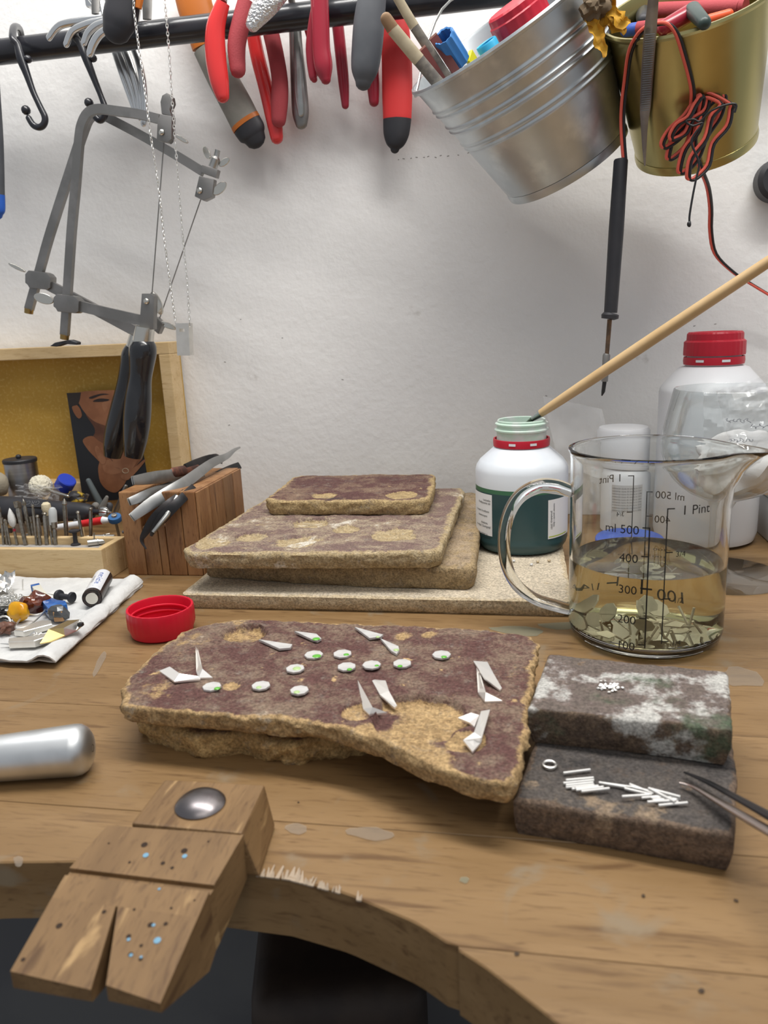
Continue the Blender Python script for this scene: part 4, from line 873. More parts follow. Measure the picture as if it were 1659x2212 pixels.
# ================================================================== dried flower
pet = M('dried_petal', (.62, .34, .025), .7, c2=(.50, .25, .02), ns=150); core = M('dried_core', (.14, .10, .06), .9)
fc = Y(1287, 16, .612); t = thing('dried_flower', 'dried yellow flower head hanging between the two buckets', 'flower', fc)
obj('flower_head', blob(fc, (.010, .010, .009), .5, 3, 3, 2), core, t); obj('stem', tube([fc+Vector((0, 0, .004)), fc+Vector((.004, .01, .06)), Vector((fc.x+.012, .70, rail_z+.09)), Vector((fc.x+.012, .745, rail_z+RAILR))], .0007, 6, sub=5), core, t)
for k, pp in enumerate([[(1287, 20), (1284, 50), (1290, 78), (1300, 100), (1306, 124)], [(1294, 18), (1300, 40), (1296, 60), (1304, 82)], [(1296, 10), (1318, 22), (1322, 45), (1318, 64)], [(1300, 14), (1325, 30), (1345, 48), (1362, 48)], [(1298, 20), (1320, 42), (1338, 60), (1350, 74)], [(1296, 8), (1310, 2), (1318, 14), (1312, 40)], [(1284, 20), (1278, 36), (1282, 58)], [(1302, 20), (1330, 38), (1344, 62)]]):
    ps = [Y(a, b, .610+.003*(k % 3)) for a, b in pp]; ps, _ = smooth_path(ps, None, 5); n = len(ps); pw = [.0045*math.sin(PI*(.12+.8*i/(n-1)))*(1+.35*noise.noise(Vector((i*.7, k*3.1, 0)))) for i in range(n)]
    V, F = [], []
    for i, p in enumerate(ps):
        T = (ps[min(i+1, n-1)]-ps[max(i-1, 0)]).normalized(); sd = T.cross(Vector((0, 1, 0))).normalized(); cu = .6*math.sin(i*.8+k)
        sd = (sd+Vector((0, cu, 0))).normalized(); up = T.cross(sd)
        for q in (-1, -.4, .4, 1): V.append(p+sd*(pw[i]*q)+up*(pw[i]*.5*(q*q)+.0008*noise.noise(Vector((i, q*3, k)))))
        for q in (1, .4, -.4, -1): V.append(p+sd*(pw[i]*q)+up*(pw[i]*.5*(q*q)-.0003+.0008*noise.noise(Vector((i, q*3, k)))))
    for i in range(n-1):
        for q in range(8): F.append((i*8+q, i*8+(q+1) % 8, (i+1)*8+(q+1) % 8, (i+1)*8+q))
    F += [tuple(range(8)), tuple((n-1)*8+q for q in range(8))]
    obj('petal', (V, F), pet, t)
# black knob at the right edge
kc = Y(1688, 385, .775); t = thing('wall_knob', 'round black knob on the wall beside the gold bucket', 'knob', kc); kr = 46*mpp(kc)
obj('knob', lathe([(0, 0), (kr*.8, 0), (kr, .003), (kr, .018), (kr*.6, .0245), (0, .0245)], Y(1688, 385, .775), (0, 1, 0), 32), blackr, t)
# the brush standing in the green bottle
bm_ = M('pale_beech', (.55, .37, .18), .5, c2=(.60, .42, .22), ns=30, st=(1, 1, 1)); fer = M('ferrule_tin', (.62, .66, .64), .25, 1)
A_ = Y(1168, 893, .640); B_ = Y(1659, 566, .560); d_ = (B_-A_)
t = thing('paint_brush', 'long pale wooden brush leaning in the mouth of the green bottle', 'brush', A_)
obj('handle', tube([A_, A_+d_*.12, A_+d_*.5, A_+d_, A_+d_*1.15], [8.5*mpp(A_), 10.5*mpp(A_), 12*mpp(A_), 12.5*mpp(B_), 9*mpp(B_)], 16, sub=3), bm_, t)
obj('ferrule', tube([A_-d_*.045, A_+d_*.002], [.0022, 9*mpp(A_)], 14), fer, t); obj('bristles', tube([A_-d_*.045, A_-d_*.09], [.0021, .0006], 10), M('wet_bristles', (.08, .12, .08), .4), t)
# ================================================================== standing tray with the photo card
pine = wood_mat('pale_pine', (.60, .43, .22), (.66, .49, .27), (.48, .32, .15), sx=(3, 26, 26), rough=.55, rv=.05)
ochre = M('ochre_board', (.52, .315, .055), .75, c2=(.46, .27, .045), ns=7, bump=.25, bs=500, c3=(.56, .36, .09), ns3=300, lo3=.5, hi3=.7)
tz = Y(369, 738, .775).z; tx1 = Y(369, 738, .775).x; tx0 = -.72
tray = thing('wooden_tray', 'shallow pine tray with an ochre board, stood against the wall', 'tray', ((tx0+tx1)/2, .78, 0))
tw, td = .0125, .024
yb = .798
obj('backing', box(((tx0+tx1)/2, yb-.003, tz/2), (tx1-tx0-.002, .004, tz-.002)), ochre, tray, 'ochre board', smooth=False)
obj('rail', box(((tx0+tx1)/2, yb-.005-td/2, tz-tw/2), (tx1-tx0, td, tw), b=.0008), pine, tray, smooth=False)
obj('rail', box(((tx0+tx1)/2, yb-.005-td/2, .022), (tx1-tx0, td, .044), b=.0008), pine, tray, smooth=False)
for x in (tx1-tw/2, tx0+tw/2): obj('stile', box((x, yb-.005-td/2, (tz-tw+.044)/2), (tw, td, tz-tw-.044), b=.0008), pine, tray, smooth=False)
# photo card leaning on the backing
YC = .768
cTL, cTR, cBR, cBL = Y(144, 849, YC+.012), Y(287, 843, YC+.012), Y(326, 1075, YC-.008), Y(180, 1085, YC-.008)
card = thing('photo_card', 'printed photo card of a woman with her hand on her chest, black ground', 'photo card', (cBL+cBR)/2)
def cuv(u, v, l): # u right, v down, 0..1
    p = cTL.lerp(cTR, u).lerp(cBL.lerp(cBR, u), v); return p+Vector((0, -l, -l*.1))
def cpoly(pts, l): return [cuv(u, v, l) for u, v in pts]
def cprint(name, pts, l, mat, k=5):
    if k: P_, _ = smooth_path([Vector((u, v, 0)) for u, v in pts], None, k, True); pts = [(p.x, p.y) for p in P_]
    obj(name, prism(cpoly(pts, l), (0, .00006, 0)), mat, card, smooth=False)
obj('card', prism(cpoly([(0, 0), (1, 0), (1, 1), (0, 1)], 0), (0, .0004, 0)), M('black_card_print', (.012, .012, .014), .45), card, smooth=False)
sk1 = M('print_skin', (.20, .075, .030), .5, c2=(.26, .105, .045), ns=40); sk2 = M('print_skin_light', (.30, .13, .06), .5, c2=(.24, .095, .04), ns=60); sk3 = M('print_skin_shade', (.085, .03, .014), .5, c2=(.12, .045, .02), ns=50)
hair = M('print_hair', (.02, .013, .010), .5); lip = M('print_lips', (.15, .035, .03), .5); dk = M('print_dark', (.02, .01, .008), .5)
cprint('printed_face', [(.16, .0), (.95, .0), (1, .06), (.98, .22), (.90, .32), (.80, .36), (.66, .345), (.50, .31), (.36, .27), (.26, .21), (.18, .12)], .0002, sk1)
cprint('printed_neck', [(.24, .2), (.40, .28), (.62, .34), (.74, .36), (.74, .46), (.80, .56), (.60, .64), (.36, .62), (.20, .50), (.16, .42), (.30, .40), (.34, .33)], .00018, sk3)
cprint('printed_shoulder', [(.14, .43), (.28, .40), (.40, .46), (.64, .54), (.80, .58), (.70, .68), (.42, .68), (.26, .58), (.17, .50)], .00024, sk1)
cprint('printed_ear', [(.05, .13), (.12, .11), (.17, .15), (.18, .21), (.13, .235), (.08, .20)], .0003, sk1)
cprint('printed_hair', [(0, 0), (.22, 0), (.19, .06), (.15, .11), (.07, .12), (.01, .12)], .00032, hair, 0)
cprint('printed_cheek', [(.52, .10), (.72, .09), (.80, .17), (.78, .25), (.66, .27), (.54, .20)], .00034, sk2)
cprint('printed_brow', [(.34, .045), (.52, .018), (.64, .028), (.52, .033), (.37, .06)], .0004, dk)
cprint('printed_eye', [(.38, .085), (.48, .062), (.62, .072), (.60, .088), (.48, .092)], .0004, dk)
cprint('printed_brow', [(.78, .022), (.90, .010), (.99, .015), (.90, .024)], .0004, dk)
cprint('printed_eye', [(.80, .066), (.88, .05), (.98, .058), (.96, .072), (.87, .076)], .0004, dk)
cprint('printed_nose', [(.70, .07), (.76, .07), (.82, .17), (.80, .195), (.70, .19), (.66, .175)], .00038, sk2)
cprint('printed_lips', [(.62, .245), (.72, .232), (.84, .238), (.80, .262), (.70, .27)], .0004, lip)
cprint('printed_hand', [(.30, .70), (.34, .62), (.30, .52), (.33, .49), (.38, .54), (.42, .60), (.48, .57), (.60, .585), (.72, .54), (.90, .56), (.96, .52), (.98, .545), (.90, .62), (.98, .60), (.97, .635), (.86, .70), (.72, .80), (.62, .88), (.50, .93), (.38, .90), (.30, .82)], .0003, sk1, 4)
cprint('printed_knuckles', [(.40, .64), (.56, .62), (.74, .66), (.66, .74), (.48, .76), (.38, .72)], .00036, sk2)
for a, b in (((.48, .60), (.60, .70)), ((.60, .60), (.70, .69)), ((.74, .60), (.80, .67))): cprint('printed_finger_line', [(a[0], a[1]), (a[0]+.014, a[1]), (b[0]+.01, b[1]), (b[0], b[1])], .0004, sk3, 0)
for pts in ([(.36, .66), (.30, .53), (.335, .49), (.385, .53), (.44, .63)], [(.52, .66), (.66, .55), (.74, .535), (.74, .56), (.62, .70)], [(.60, .68), (.80, .56), (.885, .535), (.895, .555), (.70, .72)], [(.64, .72), (.86, .61), (.965, .575), (.975, .595), (.74, .76)], [(.62, .78), (.86, .70), (.99, .645), (1.0, .665), (.72, .82)]): cprint('printed_finger', pts, .00042+.00003*len(pts), sk2, 4)
rc = [(.70+.045*math.cos(a), .735+.022*math.sin(a)) for a in [2*PI*i/16 for i in range(16)]]
obj('printed_ring', tube([cuv(u, v, .0005) for u, v in rc], .0004, 5, closed=True), M('print_gold', (.55, .45, .30), .4), card)
# ================================================================== wooden block with tweezers
bl_m = wood_mat('acacia_block', (.225, .105, .042), (.31, .16, .068), (.12, .05, .021), sx=(22, 22, 3), rough=.45, rv=.22)
bx0, bx1 = Y(254, 1062, .586).x, Y(420, 1062, .586).x; bzt = Y(420, 1062, .586).z; byb = X(516, 1013, bx1).y
byb = min(max(byb, .66), .77)
blk = thing('tool_block', 'laminated brown wooden block holding tweezers', 'tool block', ((bx0+bx1)/2, .65, 0))
n = 5; yw = (byb-.586)
# boards run front to back; the middle ones are cut down into a trough
xsb = [bx0, bx0+.018, bx0+.032, bx1-.030, bx1-.014, bx1]
for i in range(5):
    h = bzt if i in (0, 3, 4) else bzt-.030
    y0 = .586
    P_ = [(xsb[i]+.0002, y0, 0), (xsb[i+1]-.0002, y0, 0), (xsb[i+1]-.0002, byb, 0), (xsb[i]+.0002, byb, 0)]
    obj('board', bev(prism(P_, (0, 0, h)), .0012, 2), bl_m, blk, smooth=False)
blk_side = [(.0, .25), (.25, .55), (.55, .78), (.78, 1.0)]
for a, b in blk_side:
    obj('side_strip', box((bx1+.0011, .586+yw*(a+b)/2, bzt*.5), (.0018, yw*(b-a)-.0008, bzt-.0015), b=.0004), bl_m, blk, smooth=False)
stl = M('tweezer_steel_bright', (.47, .47, .46), .38, 1, c2=(.36, .36, .35), ns=40); stk = M('blackened_steel', (.03, .03, .032), .4, .7, c2=(.055, .05, .05), ns=50); cop = M('copper_stain', (.22, .09, .06), .5, .6, c2=(.10, .05, .04), ns=120)
def tw2(label, pts, mat, w, name='tweezers', spread=.0022, ridged=None, extra=None):
    """pts: (px,py,worldy) from blunt end to tips; w: half widths px"""
    ps = [Y(*p) for p in pts]; t = thing(name, label, 'tweezers', ps[0], 'tweezers in the wooden block'); T = (ps[-1]-ps[0]).normalized(); N = vdir(ps[0]); N = (N-T*N.dot(T)).normalized(); S_ = T.cross(N)
    for s in (-1, 1):
        q = [p+N*(s*spread*math.sin(PI*min(1, .12+i/(len(ps)-1)*.95))) for i, p in enumerate(ps)]; rs = [a*mpp(p) for a, p in zip(w, ps)]
        obj('arm', tube(q, rs, 10, flat=.16, ref=N, sub=4), mat, t)
    if extra: a, b, m2, r = extra; obj('grip', tube([ps[0].lerp(ps[-1], a), ps[0].lerp(ps[-1], b)], r*mpp(ps[0]), 12, flat=.55, ref=N, round_ends=(True, True)), m2, t)
    if ridged:
        a, b, k = ridged; gs = []
        for i in range(k):
            f = a+(b-a)*i/(k-1); p = ps[0].lerp(ps[-1], f)-N*0; r = w[1]*.9*mpp(p)
            for sg in (-1, 1): gs.append(tube([p+N*(sg*(spread+.0014))-S_*r, p+N*(sg*(spread+.0014))+S_*r], .0005, 5))
        obj('grip_ridges', join(*gs), mat, t)
zt_ = bzt
tw2('flat grey tweezers with a copper-stained grip, lying across the block', [(287, 1038, .573), (330, 1032, .60), (372, 1026, .63), (425, 1012, .67)], stl, [10, 14, 13, 8], extra=(.6, 1.0, cop, 13))
tw2('wide grey tweezers lying lowest at the edge of the block', [(279, 1084, .572), (318, 1070, .588), (350, 1058, .61), (400, 1035, .66)], stl, [9, 13, 12, 6])
tw2('long bright tweezers with a ridged grip and hooked tips', [(285, 1118, .565), (335, 1082, .582), (400, 1042, .61), (455, 1002, .655), (487, 987, .685), (505, 973, .70), (519, 966, .712)], stl, [10, 14, 13, 10, 7, 4, 2], ridged=(.40, .58, 16))
tw2('dark ridged tweezers beside the long bright pair', [(352, 1101, .583), (375, 1088, .59), (430, 1050, .64), (490, 1018, .69), (518, 1005, .715)], stk, [11, 13, 12, 10, 8], ridged=(.02, .4, 16), spread=.0028)
tw2('black tweezers with curved tips pointing down at the block front', [(400, 1064, .595), (365, 1090, .578), (335, 1120, .572), (314, 1150, .568), (306, 1168, .566), (316, 1186, .565)], stk, [9, 11, 12, 8, 4, 1.5])
tw2('black tweezers with a shiny ferrule in front of the block', [(420, 1052, .60), (385, 1085, .580), (352, 1118, .571), (335, 1140, .569), (326, 1158, .568)], stk, [9, 11, 12, 8, 3])
tw2('dark folded tweezers at the back of the block', [(400, 1010, .65), (432, 1000, .68), (465, 990, .705), (480, 998, .72)], stk, [8, 11, 10, 5])
c = Y(356, 1116, .566); obj('pin_punch', tube([c+Vector((.003, .02, .012)), c+Vector((0, .004, 0)), Y(331, 1150, .562)], [.0022, .0024, .0018], 12), steel_m, None, 'short bright steel punch among the black tweezers', 'punch')
# ================================================================== bur box
bzT = .029; bp = Y(218, 1188, .566); bX1 = bp.x; bX0 = -.70; bY0 = .566; bY1 = G(267, 1158, bzT).y; bY1 = min(max(bY1, .60), .66)
bb = thing('bur_box', 'low pine box filled with rotary burs', 'box', ((bX0+bX1)/2, (bY0+bY1)/2, 0)); wt = .0065
obj('front_board', box(((bX0+bX1)/2, bY0+wt/2, bzT/2), (bX1-bX0, wt, bzT), b=.0008), pine, bb, smooth=False); obj('back_board', box(((bX0+bX1)/2, bY1-wt/2, bzT/2), (bX1-bX0, wt, bzT), b=.0008), pine, bb, smooth=False)
obj('end_board', box((bX1-wt/2, (bY0+bY1)/2, bzT/2), (wt, bY1-bY0-2*wt-.0002, bzT), b=.0008), pine, bb, smooth=False)
fz = .0225; obj('floor_board', box(((bX0+bX1-wt)/2, (bY0+bY1)/2, fz/2+.001), (bX1-bX0-wt-.0006, bY1-bY0-2*wt-.0006, fz-.002)), M('grey_foam', (.36, .34, .32), .9, c2=(.28, .27, .26), ns=90), bb, smooth=False)
bst = M('bur_steel', (.40, .38, .34), .35, 1, c2=(.28, .26, .22), ns=300)
whs = M('white_stone', (.62, .62, .60), .8, bump=.3, bs=900); cream = M('felt_cream', (.66, .58, .40), .9, bump=.4, bs=900); gws = M('grey_rubber_head', (.48, .50, .50), .7)
def bur(top, bot, head, label, r=.0012, y=None, hm=None, hs=None, hl=.2, ring=False):
    """top/bot in pixels; stands in the foam"""
    B_ = G(bot[0], bot[1], fz)
    if B_.y < bY0+wt+.003: B_.y = bY0+wt+.003
    B_ = Y(bot[0], bot[1], B_.y); B_.z = fz-.004
    yy = B_.y+.002; T_ = Y(top[0], top[1], yy); ax = T_-B_; L_ = ax.length
    t = thing('rotary_bur', label, 'bur', Vector((B_.x, B_.y, fz)), 'rotary burs standing in the pine box')
    if head == 'ball': s = L_-.002; hp_ = [(r*.6, s-.003), (.0004+r*.3, s-.001), (r*1.25, s+.0006), (r*.9, s+.0018), (0, s+.0022)]
    elif head == 'cone': s = L_-.006; hp_ = [(r, s), (r*1.2, s+.001), (r*.7, s+.004), (.0001, s+.006)]
    elif head == 'cyl': s = L_-.005; hp_ = [(r*.6, s-.001), (r*1.3, s), (r*1.3, s+.005), (0, s+.005)]
    else: s = L_*(1-hl); hp_ = None
    obj('shank', lathe([(0, 0), (r, 0), (r, s-.003 if head else s), (r*.55, s)], B_, ax, 12), bst, t)
    if hp_: obj('head', lathe([(0, hp_[0][1])]+hp_, B_, ax, 12), hm or bst, t)
    else:
        w_ = hs; h = L_-s; pr = {'leaf': [(.25, 0), (.8, .12), (1, .35), (.85, .6), (.4, .85), (0, 1)], 'bullet': [(.5, 0), (.95, .08), (1, .5), (.95, .8), (.6, .95), (0, 1)], 'felt': [(.45, 0), (.75, .25), (1, .55), (.9, .85), (.5, 1), (0, 1)]}[hm[0]]
        obj('head', lathe([(0, s)]+[(w_*a, s+h*b) for a, b in pr], B_, ax, 16), hm[1], t)
    if ring: obj('colour_ring', lathe([(r*1.08, L_*.44), (r*1.08, L_*.5)], B_, ax, 12), redd, t)
def c7(x, y): return (x/5.925, 950+y/5.925)
NB = 'thin steel bur standing among the burs in the pine box'
for a, b, h, lb, kw in [((15, 1000), (45, 1345), 'cyl', NB, {}), ((-10, 840), (50, 1300), 'cone', NB, {}), ((60, 1015), (90, 1345), 'ball', NB, {}), ((75, 1030), (130, 1350), 'cyl', NB, dict(r=.0010)),
    ((120, 870), (225, 1350), '', 'white leaf-shaped stone bur with a red ring', dict(hm=('leaf', whs), hs=.0035, hl=.46, ring=True)), ((205, 790), (335, 1350), 'cyl', 'tall steel bur with a plain round tip', dict(r=.0019)), ((245, 800), (300, 1270), 'cyl', NB, dict(r=.0014)),
    ((295, 752), (405, 1310), 'cone', 'tall tapered steel bur against the black handpiece', dict(r=.0016)), ((415, 830), (470, 1350), 'ball', NB, {}), ((388, 985), (445, 1310), 'cyl', NB, {}), ((475, 960), (515, 1350), 'ball', 'short bur with a bright ball tip', dict(r=.0014)),
    ((582, 800), (655, 1270), '', 'bur with a cream felt cone head', dict(hm=('felt', cream), hs=.0044, hl=.32)), ((567, 925), (600, 1345), 'ball', 'thick dark steel bur in front of the felt cone', dict(r=.0019)), ((670, 860), (690, 1330), '', 'bur with a grey bullet-shaped rubber head', dict(hm=('bullet', gws), hs=.0037, hl=.46)),
    ((692, 1055), (712, 1345), 'cyl', 'stubby steel bur in front of the rubber bullet', dict(r=.0019)), ((822, 750), (848, 1255), 'cone', 'pencil-shaped brass-toned bur standing alone', dict(r=.0020)), ((993, 910), (1072, 1330), 'ball', 'leaning bur with a dark ball tip', dict(r=.0014)), ((1160, 862), (1155, 1265), 'ball', 'upright bur with a round tip at the box end', dict(r=.0016)), ((1205, 1190), (1200, 1355), 'ball', 'tiny pin bur beside the silver connectors', dict(r=.0006)),
    ((20, 1010), (100, 1280), 'ball', NB, {}), ((330, 1040), (420, 1290), 'cyl', NB, dict(r=.0010)), ((500, 1000), (530, 1290), 'cone', NB, dict(r=.0010)), ((640, 1090), (668, 1345), 'cyl', NB, dict(r=.0010))]:
    bur(c7(*a), c7(*b), h, lb, **kw)
def lying(name, label, cat, a, b, z, segs, par=None, group=None, n=16):
    """segs: (part, f0, f1, r0, r1, material) along the pixel line a-b at height z"""
    A_, B_ = G(*a, z), G(*b, z); t = thing(name, label, cat, (A_+B_)/2-Vector((0, 0, z-max(0, z-.004))), group)
    for nm, f0, f1, ra, rb, mat in segs: obj(nm, tube([A_.lerp(B_, f0), A_.lerp(B_, f1)], [ra, rb], n), mat, t)
    return t
lying('rotary_bur', 'thin bur lying on the foam of the pine box', 'bur', c7(755, 1285), c7(1405, 1208), fz+.0012, [('shank', 0, .8, .0011, .0011, bst), ('head', .8, 1, .0006, .0012, bst)])
for k, (a, b) in enumerate((((1125, 1322), (1400, 1290)), ((1225, 1255), (1470, 1245)))):
    lying('silver_connector', ('silver barrel connector lying by the tiny pin bur', 'silver barrel connector lying against the box end')[k], 'connector', c7(*a), c7(*b), fz+.003, [('barrel', 0, .45, .003, .003, nick), ('ring', .45, .5, .0034, .0034, steel_m), ('neck', .5, 1, .0026, .0026, nick)])
p = G(*c7(975, 1345), fz); obj('push_pin', lathe([(0, 0), (.0045, 0), (.0045, .0012), (.0022, .0022), (.0018, .009), (.0022, .0112), (.0048, .0124), (.0048, .0136), (0, .0136)], p, n=20), blackr, None, 'black push pin standing upside down in the pine box', 'push pin')
# ------------------------------------------------------------------ clutter behind the box
YH = .672
A_, B_ = Y(-60, 1100, YH), Y(200, 1106, YH-.012); hx = B_-A_; S_ = mpp(A_)
hpz = thing('rotary_handpiece', 'black rotary tool handpiece lying behind the bur box', 'handpiece', Vector(((A_.x+B_.x)/2, YH, 0)))
obj('body', tube([A_, A_.lerp(B_, .35), A_.lerp(B_, .7), A_.lerp(B_, .93), B_], [31*S_, 29*S_, 22*S_, 18.5*S_, 13*S_], 28, sub=3), blackr, hpz)
u = hx.normalized(); obj('spindle', tube([B_, B_+u*20*S_], [6.5*S_, 6*S_], 16), black_steel, hpz)
obj('chuck', lathe([(0, 0), (8*S_, 0), (11*S_, 3*S_), (10.5*S_, 13*S_), (6*S_, 17*S_), (2.5*S_, 18*S_), (2.5*S_, 24*S_), (0, 24*S_)], B_+u*19*S_, u, 36, fn=lambda r, h, t: (r*(1 if math.sin(t*12) > 0 or r < 7*S_ else .8), h)), steel_m, hpz)
g = text_geo('GROBET USA', .0078)
pos = A_.lerp(B_, .46); toc = (CAM-pos).normalized(); toc = (toc-u*toc.dot(u)).normalized(); up_ = u.cross(toc)*-1
if up_.z < 0: up_ = -up_
fx = (up_*.62+toc*.78).normalized(); fy = u.cross(fx); fy = fy if fy.z > 0 else -fy
cen = pos+fx*(24.6*S_)
obj('embossed_plate', bev(prism([cen+u*(a*.0285)+fy*(b*.0048)-fx*.0022 for a, b in ((-1, -.6), (-.93, -1), (.93, -1), (1, -.6), (1, .6), (.93, 1), (-.93, 1), (-1, .6))], fx*.0024), .0004, 1), blackr, hpz)
obj('embossed_text', ([cen+fx*.0005+(-u)*v.x+(-fy)*(v.y-.0027) for v in g[0]], g[1]), M('grey_emboss', (.10, .10, .105), .5), hpz, smooth=False, fix=False)
obj('handpiece_rest', box(((A_.x+B_.x)/2+.02, YH, (A_.z-30*S_)/2), (.05, .02, A_.z-30*S_), b=.002), pine, None, 'small pine rest under the black handpiece', 'rest')
# canister
cc = Y(55, 1070, .735); r = 33*mpp(cc); zt2 = Y(55, 992, .735).z
can = thing('film_canister', 'brushed aluminium canister with a dark lid in front of the ochre board', 'canister', (cc.x, .735, 0))
obj('body', lathe([(0, 0), (r, 0), (r, zt2-.003), (0, zt2-.003)], (cc.x, .735, 0), n=40), M('brushed_aluminium', (.42, .42, .44), .35, 1, st=(1, 1, 40), c2=(.36, .36, .37), ns=6), can)
obj('lid', lathe([(r+.0006, zt2-.003), (r+.0008, zt2), (r, zt2+.001), (0, zt2+.001)], (cc.x, .735, 0), n=40), blackr, can); obj('lid_knob', blob((cc.x-.001, .735, zt2+.003), (.003, .003, .0025), 0, sub=2), blackr, can)
# felt mop
fc2 = Y(88, 1050, .705); r = 24*mpp(fc2); V, F = blob(fc2, (r, r, r), .10, 9, 4, 3); 
mop = thing('felt_mop', 'fluffy cream polishing mop on a thin mandrel', 'polishing mop', (fc2.x, fc2.y, fc2.z-r)); obj('fluff', (V, F), M('wool_fluff', (.74, .69, .54), 1.0, bump=1.0, bs=500, bd=.002), mop); cyl('mandrel', (100, 1056), (147, 1072), .70, .69, 3, 3, nick, mop)
P0 = Y(146, 1035, .715); ax = Y(126, 1072, .72)-P0; L_ = ax.length; r = 19*mpp(P0)
vial = thing('sample_vial', 'small clear vial with a blue cap lying tilted behind the handpiece', 'vial', P0+ax*1.2); obj('cap', lathe([(0, 0), (r*.9, 0), (r, .001), (r, L_*.45), (0, L_*.45)], P0, ax, 32, fn=knurl(.0003, 30)), M('royal_blue', (.02, .05, .42), .45), vial); obj('glass', lathe([(r*.86, L_*.45), (r*.86, L_*1.5), (0, L_*1.5)], P0, ax, 24), M('smoky_plastic', (.30, .28, .30), .2, alpha=.7), vial)
film = M('thin_film', (.85, .86, .88), .12, alpha=.18, spec=.9)
def sheet(c, ux, uy, nrm, amp, fr, n=18, seed=0):
    V, F = [], []
    for i in range(n+1):
        for j in range(n+1):
            a, b = i/n*2-1, j/n*2-1; h = amp*(noise.noise(Vector((a*fr, b*fr, seed)))+.5*noise.noise(Vector((a*fr*2.6, b*fr*2.6, seed+4)))); V.append(Vector(c)+Vector(ux)*a+Vector(uy)*b+Vector(nrm)*h)
    for i in range(n):
        for j in range(n):
            q = (i*(n+1)+j, (i+1)*(n+1)+j, (i+1)*(n+1)+j+1, i*(n+1)+j+1); F.append(q)
    return V, F
pc = Y(82, 1066, .690); obj('plastic_bag', sheet(pc, RGT*.022, Vector((0, .004, .008)), Vector((0, -1, .6)), .006, 3.0, 20, 1), film, None, 'crumpled clear plastic bag under the cream mop', 'plastic bag', ang=25)
def tool(name, label, cat, a, b, y, ra, rb, mat, ends=(True, True), flat=1): 
    ps, rs = PT([(a[0], a[1], y, ra), (b[0], b[1], y, rb)]); return obj(name, tube(ps, rs, 14, flat=flat, ref=(0, 1, 0), round_ends=ends), mat, None, label, cat)
slate = M('slate_rubber', (.10, .12, .125), .7); stone_g = M('grey_pebble', (.17, .165, .155), .8, c2=(.22, .21, .19), ns=60)
tool('rubber_stick', 'slate green rubber polishing stick leaning on the photo card', 'polishing stick', (191, 1038), (216, 1088), .735, 5.5, 8, slate)
tool('steel_punch', 'dark steel punch beside the rubber stick', 'punch', (189, 1068), (176, 1096), .715, 4, 4, dsteel, (False, False))
tool('steel_punch', 'short dark steel rod lying behind the pine box', 'punch', (165, 1120), (156, 1147), .655, 4.5, 4.5, dsteel, (False, False))
tool('polishing_wheel', 'grey leaf-shaped polishing point by the rubber stick', 'polishing point', (231, 1074), (220, 1100), .715, 4, 9, stone_g, flat=.6)
tool('polishing_wheel', 'round grey polishing stone next to the dark handpiece chuck', 'polishing stone', (207, 1092), (200, 1102), .72, 8, 8, stone_g)
tool('polishing_wheel', 'dark grey polishing stone near the tool block', 'polishing stone', (236, 1092), (233, 1106), .72, 8, 8, greyr)
tool('steel_punch', 'steel rod leaning against the tool block', 'punch', (272, 1050), (250, 1105), .72, 4, 5, dsteel)
obj('tiger_eye_bead', blob(Y(163, 1076, .71), (.012, .008, .0075), .3, 2, 3, 5), M('tiger_bead', (.03, .028, .03), .5, c2=(.48, .32, .03), ns=70, lo=.5, hi=.58), None, 'black and yellow lump behind the handpiece', 'stone')
obj('felt_ball', blob(Y(-2, 1046, .71), (.0095, .0095, .013), .1, 2, 3, 8), M('tan_felt', (.33, .29, .22), .95, bump=.4, bs=500), None, 'tan felt ball beside the aluminium canister', 'felt ball')
ps = thing('nail_brush', 'red and white handled little brush behind the pine box', 'brush', Y(205, 1130, .65)); YP = .648
for nm, a, b, ra, rb, mt in (('sleeve', (120, 1140), (178, 1131), 7, 7.5, plast_w), ('grip', (178, 1131), (222, 1124), 7.5, 8.5, M('bright_red', (.62, .02, .025), .4)), ('tip', (222, 1124), (234, 1124), 8.5, 6, plast_w)): cyl(nm, a, b, YP, YP, ra, rb, mt, ps, (False, nm == 'tip'))
p = Y(248, 1119, .645); S_ = mpp(p); dv = thing('cutting_disc', 'blue rubber disc on a mandrel behind the pine box', 'disc', p); obj('wheel', lathe([(0, -.003), (13.5*S_, -.003), (14.5*S_, 0), (13.5*S_, .002), (0, .002)], p, (.1, -.35, .9), 32), M('blue_rubber', (.03, .12, .30), .6), dv); obj('screw', lathe([(.003, .002), (.0026, .004), (0, .0046)], p, (.1, -.35, .9), 12), nick, dv); obj('mandrel', tube([p, p-Vector((.004, -.012, .030))], .0014, 10), dsteel, dv)
# scattered bits that fill the trough behind the box
br2 = random.Random(21)
for i in range(8):
    x = -.52+br2.uniform(0, .17); y = .655+br2.uniform(0, .05); a = br2.uniform(-.5, .5); L_ = br2.uniform(.018, .04); r = br2.uniform(.0012, .003)
    d = Vector((math.cos(a), math.sin(a), 0))*L_/2; c = Vector((x, y, r+.0002+ (i % 3)*.006))
    obj('bench_scrap', tube([c-d, c+d], r, 8), (dsteel, greyr, stone_g, bst)[i % 4], None, 'small grey metal rod in the jumble behind the pine box', 'metal rod', 'metal rods behind the pine box')
